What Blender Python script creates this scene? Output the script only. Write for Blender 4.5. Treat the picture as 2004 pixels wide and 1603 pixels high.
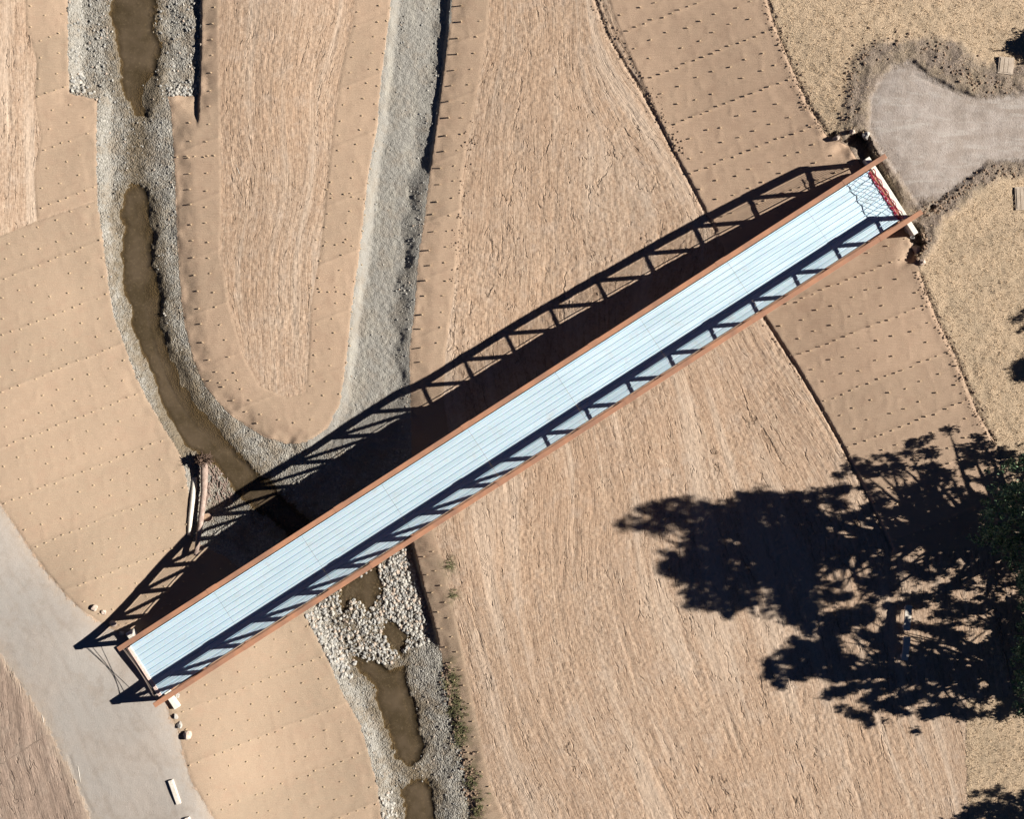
import bpy, bmesh, math, random
import numpy as np
from mathutils import Vector, Matrix, noise as mnoise

for o in list(bpy.data.objects): bpy.data.objects.remove(o)
random.seed(7); rng = np.random.default_rng(11)
S = 35.15            # photo pixels per metre at deck level
H = 80.0             # camera height above the bridge deck (z = 0)
CX, CY = 1002.0, 801.5
sc = bpy.context.scene
COL = sc.collection

# ------------------------------------------------------------ camera, sky, sun
cam = bpy.data.cameras.new("camera"); cob = bpy.data.objects.new("camera", cam); COL.objects.link(cob)
cob.location = (0, 0, H); cob.rotation_euler = (0, 0, 0)
cam.sensor_fit = 'HORIZONTAL'; cam.sensor_width = 36.0
cam.lens = 36.0 * H / (2004.0 / S)
cam.clip_start = 1.0; cam.clip_end = 3000.0
sc.camera = cob

SUN_EL = math.radians(31.2); SUN_AZ = math.radians(4.0)      # azimuth measured from +x towards +y
SD = Vector((math.cos(SUN_EL)*math.cos(SUN_AZ), math.cos(SUN_EL)*math.sin(SUN_AZ), math.sin(SUN_EL)))
w = bpy.data.worlds.new("World"); sc.world = w; w.use_nodes = True
nt = w.node_tree; nt.nodes.clear()
wo = nt.nodes.new("ShaderNodeOutputWorld"); bg = nt.nodes.new("ShaderNodeBackground")
sky = nt.nodes.new("ShaderNodeTexSky"); sky.sky_type = 'NISHITA'; sky.sun_disc = False
sky.sun_elevation = SUN_EL; sky.sun_rotation = math.pi/2 - SUN_AZ
sky.altitude = 4000; sky.air_density = 0.20; sky.dust_density = 0.0; sky.ozone_density = 6.0
bg.inputs[1].default_value = 0.05
nt.links.new(sky.outputs[0], bg.inputs[0]); nt.links.new(bg.outputs[0], wo.inputs[0])
sl = bpy.data.lights.new("sun", 'SUN'); sl.energy = 5.0; sl.angle = math.radians(0.5); sl.color = (1.0, 0.935, 0.845)
so = bpy.data.objects.new("sun", sl); COL.objects.link(so)
so.rotation_euler = SD.to_track_quat('Z', 'Y').to_euler(); so.location = (40, 0, 60)
sc.view_settings.view_transform = 'Standard'; sc.view_settings.look = 'None'
sc.view_settings.exposure = 1.13; sc.view_settings.gamma = 1.0

# ------------------------------------------------------------ helpers
def w2p(x, y, z):
    k = S * H / (H - z)
    return CX + x*k, CY - y*k
def tag(o, label=None, cat=None, group=None, kind=None):
    if label: o['label'] = label
    if cat: o['category'] = cat
    if group: o['group'] = group
    if kind: o['kind'] = kind
    return o
def empty(name, loc=(0, 0, 0), rz=0.0):
    e = bpy.data.objects.new(name, None); COL.objects.link(e)
    e.location = loc; e.rotation_euler = (0, 0, rz); e.empty_display_size = 0.2
    return e
class MB:
    def __init__(s): s.v = []; s.f = []
    def add(s, vs, fs):
        n = len(s.v); s.v += [tuple(v) for v in vs]; s.f += [tuple(i+n for i in f) for f in fs]
    def box(s, x0, x1, y0, y1, z0, z1):
        vs = [(x, y, z) for z in (z0, z1) for y in (y0, y1) for x in (x0, x1)]
        s.add(vs, [(0, 2, 3, 1), (4, 5, 7, 6), (0, 1, 5, 4), (2, 6, 7, 3), (0, 4, 6, 2), (1, 3, 7, 5)])
    def bar(s, a, b, w_, h_, up=Vector((0, 0, 1))):
        a = Vector(a); b = Vector(b); d = (b-a).normalized()
        sd = d.cross(up)
        if sd.length < 1e-4: sd = d.cross(Vector((0, 1, 0)))
        sd.normalize(); u = sd.cross(d).normalized()
        vs = []
        for p in (a, b):
            for (i, j) in ((-1, -1), (1, -1), (1, 1), (-1, 1)): vs.append(p + sd*(i*w_/2) + u*(j*h_/2))
        s.add(vs, [(3, 2, 1, 0), (4, 5, 6, 7), (0, 1, 5, 4), (1, 2, 6, 5), (2, 3, 7, 6), (3, 0, 4, 7)])
    def tube(s, pts, rads, n=8, cap=True):
        pts = [Vector(p) for p in pts]; N = len(pts); base = []
        pu = None
        for i, p in enumerate(pts):
            d = (pts[min(i+1, N-1)] - pts[max(i-1, 0)]).normalized()
            if pu is None:
                pu = d.orthogonal().normalized()
            pu = (pu - d*pu.dot(d)); pu = pu.normalized() if pu.length > 1e-5 else d.orthogonal().normalized()
            q = d.cross(pu)
            base.append([p + (pu*math.cos(2*math.pi*k/n) + q*math.sin(2*math.pi*k/n))*rads[i] for k in range(n)])
        vs = [v for r in base for v in r]; fs = []
        for i in range(N-1):
            for k in range(n):
                fs.append((i*n+k, i*n+(k+1) % n, (i+1)*n+(k+1) % n, (i+1)*n+k))
        if cap: fs.append(tuple(range(n-1, -1, -1))); fs.append(tuple((N-1)*n+k for k in range(n)))
        s.add(vs, fs)
    def build(s, name, mat, parent=None, smooth=False, bevel=0):
        me = bpy.data.meshes.new(name); me.from_pydata([tuple(v) for v in s.v], [], s.f); me.update()
        if mat: me.materials.append(mat)
        if smooth: me.polygons.foreach_set('use_smooth', [True]*len(me.polygons))
        o = bpy.data.objects.new(name, me); COL.objects.link(o)
        if parent: o.parent = parent
        if bevel:
            m = o.modifiers.new('bevel', 'BEVEL'); m.width = bevel; m.segments = 2; m.limit_method = 'ANGLE'
        return o

# vectorised Perlin noise
_perm = rng.permutation(256); _perm = np.concatenate([_perm, _perm])
_ga = rng.random(256)*2*np.pi; _gx, _gy = np.cos(_ga), np.sin(_ga)
def perlin(x, y):
    xi = np.floor(x).astype(int); yi = np.floor(y).astype(int); xf = x-xi; yf = y-yi
    xi &= 255; yi &= 255
    u = xf*xf*xf*(xf*(xf*6-15)+10); v = yf*yf*yf*(yf*(yf*6-15)+10)
    def g(ix, iy, dx, dy):
        h = _perm[_perm[ix & 255] + (iy & 255)]
        return _gx[h]*dx + _gy[h]*dy
    a = g(xi, yi, xf, yf); b = g(xi+1, yi, xf-1, yf); c = g(xi, yi+1, xf, yf-1); d = g(xi+1, yi+1, xf-1, yf-1)
    return ((a*(1-u)+b*u)*(1-v) + (c*(1-u)+d*u)*v)*1.5
def fbm(x, y, o=4, g=0.5):
    r = 0; a = 1; t = 0
    for i in range(o):
        r = r + a*perlin(x*2**i+17.3*i, y*2**i+9.1*i); t += a; a *= g
    return r/t
def sstep(a, b, x):
    t = np.clip((x-a)/(b-a), 0, 1); return t*t*(3-2*t)

def sdf(poly, px, py):
    """signed distance in metres, positive inside"""
    P = np.array(poly, float); n = len(P)
    d2 = np.full(px.shape, 1e18); ins = np.zeros(px.shape, bool)
    for i in range(n):
        x0, y0 = P[i]; x1, y1 = P[(i+1) % n]
        ex, ey = x1-x0, y1-y0; L = ex*ex+ey*ey+1e-9
        t = np.clip(((px-x0)*ex+(py-y0)*ey)/L, 0, 1)
        dx = px-x0-t*ex; dy = py-y0-t*ey
        d2 = np.minimum(d2, dx*dx+dy*dy)
        if y0 != y1:
            c = ((y0 > py) != (y1 > py)) & (px < ex*(py-y0)/(y1-y0)+x0)
            ins ^= c
    d = np.sqrt(d2)/S
    return np.where(ins, d, -d)
def pdist(line, px, py):
    P = np.array(line, float); d2 = np.full(px.shape, 1e18)
    for i in range(len(P)-1):
        x0, y0 = P[i]; x1, y1 = P[i+1]; ex, ey = x1-x0, y1-y0; L = ex*ex+ey*ey+1e-9
        t = np.clip(((px-x0)*ex+(py-y0)*ey)/L, 0, 1)
        d2 = np.minimum(d2, (px-x0-t*ex)**2+(py-y0-t*ey)**2)
    return np.sqrt(d2)/S

# ------------------------------------------------------------ plan of the site (outlines of ground areas, in plan pixels)
CH_LEFT = [(132, -500), (132, 100), (136, 182), (190, 195), (188, 270), (190, 400), (203, 480), (212, 560), (222, 620), (245, 680),
           (266, 740), (298, 800), (328, 850), (350, 885), (360, 915), (368, 960), (376, 1010), (378, 1060)]
CH_LLOW = [(440, 1090), (520, 1150), (595, 1200), (640, 1290), (672, 1362), (705, 1420), (722, 1480), (736, 1530), (741, 1560), (752, 1640), (900, 2200)]
CH_RLOW = [(1090, 2200), (926, 1640), (915, 1560), (905, 1480), (885, 1400), (872, 1330), (864, 1278), (850, 1225), (832, 1160), (808, 1068), (800, 1000), (806, 900)]
CH_RUP = [(804, 800), (803, 760), (802, 690), (812, 600), (820, 500), (832, 420), (842, 330), (857, 220), (870, 120), (882, 40), (930, -500)]
CH_RUPL = [(800, -500), (762, 30), (746, 150), (738, 250), (722, 330), (705, 480), (688, 600), (678, 700), (665, 790), (640, 838), (600, 866)]
CH_ISL = [(560, 868), (520, 856), (480, 832), (440, 802), (402, 757), (377, 700), (361, 630), (353, 560), (348, 480), (345, 400), (341, 300),
          (334, 205), (327, 187), (390, 187), (393, 100), (394, 0), (394, -500)]
P_GRAVEL = CH_LEFT + CH_LLOW + CH_RLOW + CH_RUP + CH_RUPL + CH_ISL
WATER = [
 [(240, -400), (225, -60), (222, 40), (232, 60), (235, 130), (240, 170), (255, 200), (262, 222), (285, 224), (298, 190), (305, 150), (312, 90), (300, 60), (297, -60), (300, -400)],
 [(262, 362), (248, 385), (240, 420), (250, 450), (240, 500), (245, 550), (258, 590), (265, 660), (290, 700), (305, 740), (312, 790), (330, 835),
  (350, 862), (338, 875), (352, 886), (385, 880), (420, 900), (450, 935), (466, 962), (540, 1020), (620, 1085), (665, 1100), (700, 1100), (660, 1060), (560, 990), (515, 940), (462, 885), (432, 840), (402, 800), (372, 750),
  (347, 700), (330, 670), (318, 640), (318, 560), (300, 520), (302, 440), (298, 400), (282, 368)],
 [(700, 1288), (735, 1296), (760, 1320), (788, 1308), (794, 1340), (803, 1370), (822, 1430), (826, 1460), (815, 1490), (798, 1496), (780, 1480), (770, 1450),
  (765, 1420), (745, 1380), (735, 1335), (705, 1315)],
 [(790, 1550), (810, 1535), (835, 1530), (845, 1550), (850, 1603), (880, 1700), (950, 2100), (900, 2100), (800, 1700), (795, 1590)],
 [(758, 1222), (780, 1228), (792, 1240), (792, 1262), (782, 1284), (768, 1262), (752, 1240)],
 [(665, 1165), (672, 1148), (700, 1128), (735, 1112), (742, 1150), (735, 1180), (722, 1192), (700, 1170), (680, 1178), (672, 1200)],
]
TRICK = [[(275, 200), (268, 290), (265, 380)], [(700, 1190), (735, 1230), (765, 1260), (770, 1300)], [(800, 1480), (815, 1540)], [(662, 1180), (690, 1240), (705, 1290)]]
P_PATH = [(-500, 560), (-60, 900), (0, 985), (20, 1015), (60, 1075), (95, 1125), (130, 1165), (165, 1198), (192, 1215), (235, 1240), (262, 1262), (325, 1355), (332, 1400),
          (350, 1432), (358, 1470), (375, 1530), (400, 1570), (420, 1603), (560, 2100), (330, 2100), (175, 1603), (150, 1540), (120, 1480), (80, 1400), (40, 1340), (0, 1282), (-60, 1205), (-500, 800)]
P_DIRT = [(-500, 800), (-60, 1205), (0, 1282), (40, 1340), (80, 1400), (120, 1480), (150, 1540), (175, 1603), (330, 2100), (-500, 2100)]
P_PAD = [(1697, 250), (1700, 190), (1722, 150), (1745, 125), (1788, 117), (1830, 150), (1870, 172), (1910, 186), (1960, 182), (2500, 165), (2500, 320), (1990, 316), (1935, 322),
         (1885, 362), (1835, 398), (1812, 395), (1795, 405), (1770, 370), (1735, 315), (1712, 280)]
P_MOUND = [(1640, 280), (1652, 200), (1662, 140), (1685, 90), (1720, 76), (1760, 76), (1830, 66), (1885, 80), (1920, 118), (2500, 130), (2500, 350), (1960, 350), (1895, 400), (1850, 432),
           (1835, 480), (1800, 528), (1775, 470), (1740, 400)]
P_GRASS = [(1420, -500), (1490, -60), (1510, 30), (1545, 120), (1580, 200), (1615, 262), (1660, 280), (1720, 320), (1790, 430), (1790, 500), (1803, 540), (1832, 620), (1872, 700),
           (1910, 800), (1950, 870), (1990, 960), (2500, 1500), (2500, -500)]
P_GRASS2 = [(1892, 1370), (2500, 1340), (2500, 2200), (1960, 2200), (1895, 1603), (1890, 1480)]
B_UPLEFT = [(20, -500), (48, -60), (50, 40), (72, 120), (68, 200), (80, 270), (66, 340), (72, 432), (190, 392), (188, 270), (190, 195), (136, 182), (132, 100), (132, -500)]
B_LEFT = [(-500, 560), (-60, 482), (0, 462), (72, 432), (190, 392)] + CH_LEFT[6:] + [(330, 1160), (262, 1262), (235, 1240), (192, 1215), (165, 1198), (130, 1165), (95, 1125), (60, 1075), (20, 1015), (0, 985), (-60, 900), (-500, 560)]
B_LOWLEFT = [(262, 1262), (330, 1160), (378, 1060)] + CH_LLOW + [(560, 2100), (420, 1603), (400, 1570), (375, 1530), (358, 1470), (350, 1432), (332, 1400), (325, 1355)]
ISL_IN = [(428, -500), (430, 100), (432, 250), (434, 400), (432, 500), (450, 600), (478, 700), (508, 755), (560, 778), (598, 768), (604, 680), (608, 600), (628, 480), (640, 350),
          (652, 250), (668, 130), (692, 40), (720, -500)]
B_ISLAND = [(394, -500), (394, 0), (393, 100), (390, 187), (327, 187), (334, 205)] + CH_ISL[:-6][::-1][1:] + CH_RUPL[::-1]
B_RBANK = CH_RUP[::-1] + [(806, 900), (880, 860), (868, 780), (872, 690), (890, 560), (903, 420), (906, 330), (925, 230), (943, 130), (955, 60), (985, -500)]
B_RLOW = [(806, 900), (800, 1000), (808, 1068), (832, 1160), (850, 1225), (864, 1278), (872, 1330), (885, 1400), (905, 1480), (915, 1560), (926, 1640), (1090, 2200), (1200, 2200),
          (990, 1610), (962, 1540), (935, 1420), (912, 1300), (885, 1180), (868, 1100), (850, 1040), (880, 860)]
B_NE = [(1080, -500), (1185, -20), (1205, 40), (1232, 110), (1255, 160), (1292, 240), (1322, 310), (1376, 412), (1440, 525), (1700, 350), (1662, 286), (1615, 262), (1580, 200), (1545, 120), (1510, 30), (1490, -60), (1420, -500)]
B_SE = [(1440, 525), (1496, 622), (1560, 720), (1602, 792), (1652, 882), (1700, 980), (1750, 1090), (1990, 1060), (1950, 870), (1910, 800), (1872, 700), (1832, 620), (1803, 540), (1770, 430), (1700, 350)]
BLANKETS = [
 ('upleft', B_UPLEFT, 0.62, 'narrow tan erosion blanket running down the left bank of the upper stream'),
 ('left', B_LEFT, 0.80, 'large pale tan erosion blanket on the slope between the grey path and the stream bend'),
 ('lowleft', B_LOWLEFT, 0.78, 'pale erosion blanket below the near end of the bridge, left of the riprap'),
 ('island', B_ISLAND, 0.45, 'tan erosion blanket bordering the tongue of land between the two channels'),
 ('rbank', B_RBANK, 0.40, 'brownish erosion blanket strip along the right bank of the dry gravel channel'),
 ('rlow', B_RLOW, 0.55, 'tan erosion blanket strip with green weeds right of the stream below the bridge'),
 ('ne', B_NE, 0.12, 'brown erosion blanket on the slope above the far end of the bridge'),
 ('se', B_SE, 0.06, 'brown erosion blanket below the far end of the bridge, partly in the tree shadow'),
]
TRENCH = [[(1120, -100), (1165, 0), (1190, 70), (1225, 130), (1262, 190), (1300, 262), (1330, 320), (1378, 412), (1400, 450)], [(1480, 600), (1496, 624), (1540, 692), (1560, 722), (1602, 792), (1652, 882), (1700, 975), (1745, 1075)]]
EDGE_R = [(1490, -60), (1510, 30), (1545, 120), (1580, 200), (1620, 262)]
EDGE_R2 = [(1800, 535), (1832, 620), (1872, 700), (1910, 800), (1945, 862)]
RUTS = [[(1815, 495), (1900, 470), (2010, 440)], [(1910, 602), (1960, 578), (2010, 552)], [(1905, 585), (1960, 562), (2010, 535)], [(1820, 480), (1900, 458), (2010, 425)],
        [(1790, 145), (1840, 170), (1880, 182), (1900, 186)], [(1890, 1400), (1892, 1500), (1898, 1603)], [(135, 1480), (150, 1530), (180, 1590)],
        [(1688, 1380), (1700, 1440), (1720, 1500), (1725, 1560)], [(1655, 1440), (1670, 1520), (1690, 1600)]]
TRACKS = [[(1800, 498), (1900, 472), (2010, 442)], [(1812, 514), (1900, 492), (2010, 464)], [(1880, 612), (1950, 584), (2010, 556)], [(1900, 585), (1960, 562), (2010, 540)], [(1160, 1345), (1200, 1385), (1260, 1405), (1320, 1409), (1385, 1396)], [(1172, 1392), (1230, 1424), (1300, 1433), (1375, 1424)], [(925, 1020), (990, 975), (1060, 965)], [(1500, 760), (1600, 900), (1640, 980)], [(1520, 750), (1625, 900)],
  [(1735, 330), (1790, 300), (1870, 272), (2010, 258)], [(1745, 350), (1800, 322), (1880, 296), (2010, 286)], [(1740, 290), (1780, 345), (1830, 392)], [(1770, 150), (1830, 200), (1900, 222), (2010, 215)], [(1790, 130), (1840, 182), (1910, 205), (2010, 200)], [(1765, 140), (1772, 165), (1770, 190)],
  [(25, 1060), (70, 1130), (105, 1200), (180, 1290)], [(-10, 1120), (60, 1230), (140, 1400), (220, 1600)], [(20, 1110), (90, 1225), (175, 1400), (270, 1603)], [(190, 1330), (240, 1420), (310, 1500), (345, 1603)], [(260, 1390), (300, 1440), (330, 1500)],
  [(640, 60), (600, 300), (590, 600)], [(470, 100), (465, 350), (475, 600)], [(1000, 60), (975, 250), (960, 480)], [(1075, 80), (1085, 300), (1090, 560)]]
S1 = [(150, -500), (394, -500), (394, 0), (393, 100), (390, 200), (388, 264), (300, 264), (150, 200)]
S2 = [(640, 1000), (800, 1000), (808, 1066), (832, 1160), (850, 1225), (866, 1282), (800, 1320), (640, 1300)]
PITS = [([(394, -500), (394, 0), (393, 100), (390, 200), (388, 264)], [(200, 264), (200, -500)], .27, 1.6), ([(800, 1000), (808, 1066), (832, 1160), (850, 1225), (866, 1284)], [(700, 1330), (640, 1000)], .38, 1.6),
        ([(884, -60), (876, 60), (870, 120), (857, 220), (846, 300), (838, 360)], [(760, 360), (780, -60)], .20, 1.2),
        ([(1655, 262), (1684, 259), (1695, 272), (1705, 292), (1718, 320), (1765, 410)], [(1600, 560), (1440, 480), (1600, 300)], .95, .75),
        ([(1784, 428), (1803, 450), (1807, 478), (1799, 506)], [(1640, 640), (1600, 520), (1740, 440)], .80, .60),
        ([(1622, 256), (1638, 257), (1638, 272)], [(1610, 290), (1590, 262)], .45, .30),
        ([(1814, 400), (1829, 398), (1830, 414)], [(1805, 430), (1795, 410)], .40, .35)]
S3 = [(780, 0), (882, 0), (870, 120), (857, 220), (846, 300), (780, 300)]

# base relief (before the channels are cut): (px, py, z)
ZC = [(150,1262,-.3),(0,1050,-.3),(100,1400,-.3),(300,1560,-.3),(220,1370,-.25),(400,1603,-.35),(0,1300,-.35),(0,1603,-.55),(120,1603,-.5),(330,1400,-.3),(-300,900,-.3),(-300,1500,-.5),
 (180,1190,-.45),(215,1205,-.7),(250,1170,-1.15),(320,1080,-2.3),(360,1000,-2.9),(0,940,-.7),(100,800,-1.9),(200,800,-2.5),(290,800,-3.0),(0,600,-1.8),(100,600,-2.3),(190,600,-2.9),
 (0,400,-2.3),(150,400,-2.8),(0,200,-2.4),(100,200,-2.8),(0,0,-2.4),(120,0,-2.8),(-300,200,-2.0),(120,1000,-1.2),(200,1100,-1.1),(240,950,-2.3),
 (430,200,-2.75),(550,200,-2.6),(700,200,-2.85),(550,500,-2.6),(450,700,-2.9),(550,840,-3.1),(650,700,-3.0),(560,0,-2.6),(430,0,-2.75),(700,0,-2.8),
 (900,200,-2.75),(1000,200,-2.5),(1000,500,-2.7),(1100,400,-2.5),(1200,515,-2.4),(1300,400,-2.1),(1375,420,-1.9),(1150,100,-2.3),(1100,700,-2.8),(900,650,-2.9),(830,750,-3.0),(1005,625,-2.85),(960,0,-2.6),
 (1500,370,-1.4),(1567,325,-1.07),(1640,290,-.6),(1680,250,-.35),(1350,200,-1.9),(1550,200,-1.0),(1250,50,-2.0),(1450,50,-1.2),
 (1720,250,-.22),(1800,200,-.2),(1900,250,-.2),(2004,250,-.2),(1800,380,-.22),(1750,340,-.2),(1720,300,-.2),(2300,250,-.2),(1600,50,-.7),(1750,30,-.35),(1900,50,-.2),(2004,50,-.1),(2300,0,.1),
 (1850,450,-.4),(1990,450,-.2),(1800,530,-.6),(1650,600,-1.2),(1500,640,-2.0),(1700,750,-1.4),(1560,720,-1.9),(1650,880,-1.9),(1850,700,-.9),(1930,830,-.9),(2004,700,-.5),(1800,880,-1.4),(1700,420,-1.0),(1780,460,-.6),
 (1200,900,-2.5),(1000,1100,-2.6),(1300,1300,-2.2),(1600,1100,-2.0),(1900,1100,-1.3),(2004,1100,-1.0),(1100,1500,-2.4),(1500,1500,-2.0),(1900,1500,-1.5),(2004,1500,-1.2),(2300,1200,-.5),(1300,800,-2.4),
 (900,1100,-2.65),(950,1400,-2.65),(860,1150,-2.8),(930,1550,-2.8),(1000,850,-2.8),(1000,1900,-2.6),(1700,1900,-1.8),
 (400,1350,-.9),(450,1250,-1.5),(550,1250,-2.5),(500,1450,-1.9),(430,1500,-.9),(640,1400,-2.9),(600,1500,-2.6),(720,1550,-3),(460,1603,-1.0),(500,1100,-2.9),(420,1130,-2.6),(340,1230,-1.4),(310,1300,-.6),
 (600,1000,-3.2),(700,950,-3.2),(800,900,-3.1),(600,1900,-1.8),(200,1900,-.5),(560,-300,-2.6),(1000,-300,-2.4),(1500,-300,-1.2)]
def rbf_fit(pts, vals, eps, lam=1e-3):
    P = np.array(pts, float)/S; V = np.array(vals, float)
    D = np.sqrt(((P[:, None]-P[None])**2).sum(-1)+eps*eps)
    A = np.block([[D+lam*np.eye(len(P)), np.ones((len(P), 1)), P], [np.ones((1, len(P))), np.zeros((1, 3))], [P.T, np.zeros((2, 3))]])
    sol = np.linalg.solve(A, np.concatenate([V, np.zeros(3)]))
    return P, sol, eps
GX = np.arange(-300, 2320, 12.0); GY = np.arange(-300, 1920, 12.0)
def rbf_grid(fit):
    P, sol, eps = fit; gx, gy = np.meshgrid(GX/S, GY/S)
    r = sol[-3] + sol[-2]*gx + sol[-1]*gy
    for i in range(len(P)): r = r + sol[i]*np.sqrt((gx-P[i, 0])**2+(gy-P[i, 1])**2+eps*eps)
    return r
def bil(G, px, py):
    fx = np.clip((px-GX[0])/12.0, 0, len(GX)-1.001); fy = np.clip((py-GY[0])/12.0, 0, len(GY)-1.001)
    ix = fx.astype(int); iy = fy.astype(int); tx = fx-ix; ty = fy-iy
    return (G[iy, ix]*(1-tx)+G[iy, ix+1]*tx)*(1-ty) + (G[iy+1, ix]*(1-tx)+G[iy+1, ix+1]*tx)*ty
G_BASE = rbf_grid(rbf_fit([(a, b) for a, b, c in ZC], [c for a, b, c in ZC], 1.5, 0.02))

# working direction of the tilled ground: lines of constant u
UP_LINES = [(-9, [(0, 0), (0, 300), (0, 600)]), (-6, [(100, 0), (110, 300), (150, 600)]), (0, [(430, 0), (430, 300), (440, 600), (470, 760)]), (3.7, [(560, 0), (545, 400), (535, 760)]), (7.4, [(690, 0), (650, 200), (620, 450), (600, 700)]), (11, [(800, 0), (780, 250), (740, 500), (700, 760)]),
            (14.5, [(955, 0), (920, 200), (890, 420), (865, 700)]), (17.2, [(1040, 0), (1020, 200), (1010, 450), (1000, 640)]), (20, [(1108, 0), (1150, 200), (1172, 400), (1180, 520)]),
            (22.4, [(1165, 0), (1290, 250), (1380, 412)]), (32, [(1500, 0), (1600, 220), (1680, 340)]), (40, [(1800, 0), (1850, 200)])]
LO_LINES = [(-8, [(500, 1200), (620, 1600)]), (0, [(800, 1075), (870, 1250), (920, 1400), (975, 1603)]), (3, [(930, 1010), (960, 1200), (1010, 1400), (1090, 1603)]), (7, [(1080, 900), (1090, 1150), (1130, 1350), (1230, 1603)]),
            (11, [(1200, 830), (1230, 1100), (1300, 1350), (1400, 1603)]), (15.5, [(1350, 730), (1430, 1000), (1500, 1250), (1600, 1603)]), (21, [(1495, 625), (1650, 880), (1740, 1100), (1850, 1603)]),
            (27, [(1700, 500), (1850, 800), (1950, 1200), (2004, 1603)])]
def ufit(lines):
    p = []; v = []
    for u, L in lines:
        for q in L: p.append(q); v.append(u)
    return rbf_grid(rbf_fit(p, v, 3.0, 0.05))
G_UP = ufit(UP_LINES); G_LO = ufit(LO_LINES)
def ucoord(px, py):
    below = (py - (842.8 - (px-1017.6)*0.644)) > 0
    return np.where(below, bil(G_LO, px, py)+60, bil(G_UP, px, py))

def fields(px, py):
    """everything about the ground at plan point (px, py)"""
    F = {}
    x = px/S; y = py/S
    F['gravel'] = sdf(P_GRAVEL, px, py)
    wv = np.full(px.shape, -9.0)
    for q in WATER: wv = np.maximum(wv, sdf(q, px, py))
    wt = np.full(px.shape, -9.0)
    for L in TRICK: wt = np.maximum(wt, .10-pdist(L, px, py))
    F['water'] = wv + .30*fbm(x*1.1+31, y*.7+3, 3) + .16*fbm(x*3.6, y*3.0+8, 3)
    F['wet'] = np.maximum(F['water'], wt)
    F['path'] = sdf(P_PATH, px, py); F['dirt'] = sdf(P_DIRT, px, py)
    F['pad'] = sdf(P_PAD, px, py); F['mound'] = sdf(P_MOUND, px, py)
    F['grass'] = np.maximum(sdf(P_GRASS, px, py), sdf(P_GRASS2, px, py))
    bk = np.full(px.shape, -9.0); tint = np.zeros(px.shape); bid = np.full(px.shape, -1)
    isl = sdf(ISL_IN, px, py)
    for i, (nm, poly, tn, lb) in enumerate(BLANKETS):
        d = sdf(poly, px, py)
        if nm == 'island': d = np.minimum(d, -isl)
        t = d > bk
        bk = np.where(t, d, bk); tint = np.where(t, tn, tint); bid = np.where(t & (d > 0), i, bid)
    F['blanket'] = bk; F['bid'] = bid
    u = ucoord(px, py)
    F['u'] = u; F['v'] = y
    # roll to roll tone of the blankets
    rc = (0.37*x + 0.93*y)/2.9
    rr = np.sin(np.floor(rc)*12.9898)*43758.5453; rr = rr-np.floor(rr)
    F['tint'] = np.clip(tint + (rr-0.5)*0.45 + 0.16*fbm(x*0.35, y*0.35, 3), 0, 1)
    z = bil(G_BASE, px, py)
    # channels
    g = F['gravel'] + 0.10*fbm(x*1.7, y*1.7, 3)
    lower = sstep(860, 1000, py)
    left = (px < 500)
    dry = (1-sstep(640, 700, 700+0*px))
    isdry = (px > 600) & (py < 860)
    bed = np.where(isdry, -3.12-0.25*sstep(0, 860, py), -3.38-0.06*sstep(0, 1600, py))
    wdt = np.where(isdry, .65, 1.0) + np.where(isdry, .15, 0.35)*fbm(x*0.8+40, y*0.8, 2)
    dR = np.minimum(pdist(CH_ISL, px, py), pdist(CH_RLOW, px, py))
    rb = sstep(.5, .1, dR-np.abs(F['gravel']))*(1-isdry)
    wdt = wdt*(1-rb) + rb*(2.5+.5*fbm(x*.8, y*.8, 2))
    rd = isdry*sstep(.5, .1, pdist(CH_RUP, px, py)-np.abs(F['gravel'])); wdt = wdt + rd*(.5+.9*fbm(x*.5, y*.5, 2))
    k = sstep(-0.05, 1.0, g/np.maximum(wdt, 0.4))
    gz = bed + (0.07-.05*isdry)*fbm(x*1.2, y*1.2, 4) + 0.05*fbm(x*4, y*4, 3)
    wk = sstep(-0.25, 0.35, F['water'])
    gz = gz - 0.30*wk - .05*sstep(-.6, .1, F['water'])
    rbk = np.maximum(sstep(.5, .1, np.abs(pdist(CH_ISL, px, py)-np.abs(F['gravel']))), np.maximum(sstep(.5, .1, np.abs(pdist(CH_RLOW, px, py)-np.abs(F['gravel']))), sstep(.5, .1, np.abs(pdist(CH_RUP, px, py)-np.abs(F['gravel'])))))
    z = z - (.09+.15*rbk)*sstep(-1.15, .05, g)*(1-.4*isdry)*(.7+.6*fbm(x*.9, y*.9, 2))
    z = z*(1-k) + np.minimum(gz, z)*k
    for edge_, rest_, A, Lg in PITS:
        d = sdf(edge_+rest_, px, py)+0.03*fbm(x*4, y*4, 2); de = pdist(edge_, px, py)
        ends = np.minimum(np.hypot(px-edge_[0][0], py-edge_[0][1]), np.hypot(px-edge_[-1][0], py-edge_[-1][1]))/S
        z = z - A*sstep(0, 0.10, d)*np.exp(-(de/Lg)**1.5)*sstep(0, Lg*.8, ends)*sstep(0, Lg*.9, pdist([edge_[-1]]+rest_+[edge_[0]], px, py))
    F['carve'] = k
    # surface relief per kind of ground
    mb = sstep(-0.05, 0.15, F['blanket']); mg = sstep(-0.1, 0.2, F['gravel']); mp = sstep(-0.1, 0.3, F['path']); md = sstep(-.1, .2, F['pad'])
    mm = sstep(-0.3, 0.4, F['mound']+0.2*fbm(x, y, 2))*(1-md); mgr = sstep(-0.1, 0.3, F['grass'])*(1-mm)*(1-md)
    mdt = sstep(-.1, .3, F['dirt'])
    mt = np.clip(1-mb-mg-mp-md-mm-mgr-mdt, 0, 1)
    fl = fbm(u*1.5, F['v']*0.16, 4, 0.6)
    fl2 = -np.abs(perlin(u*1.1+7, F['v']*0.22+3))
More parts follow.
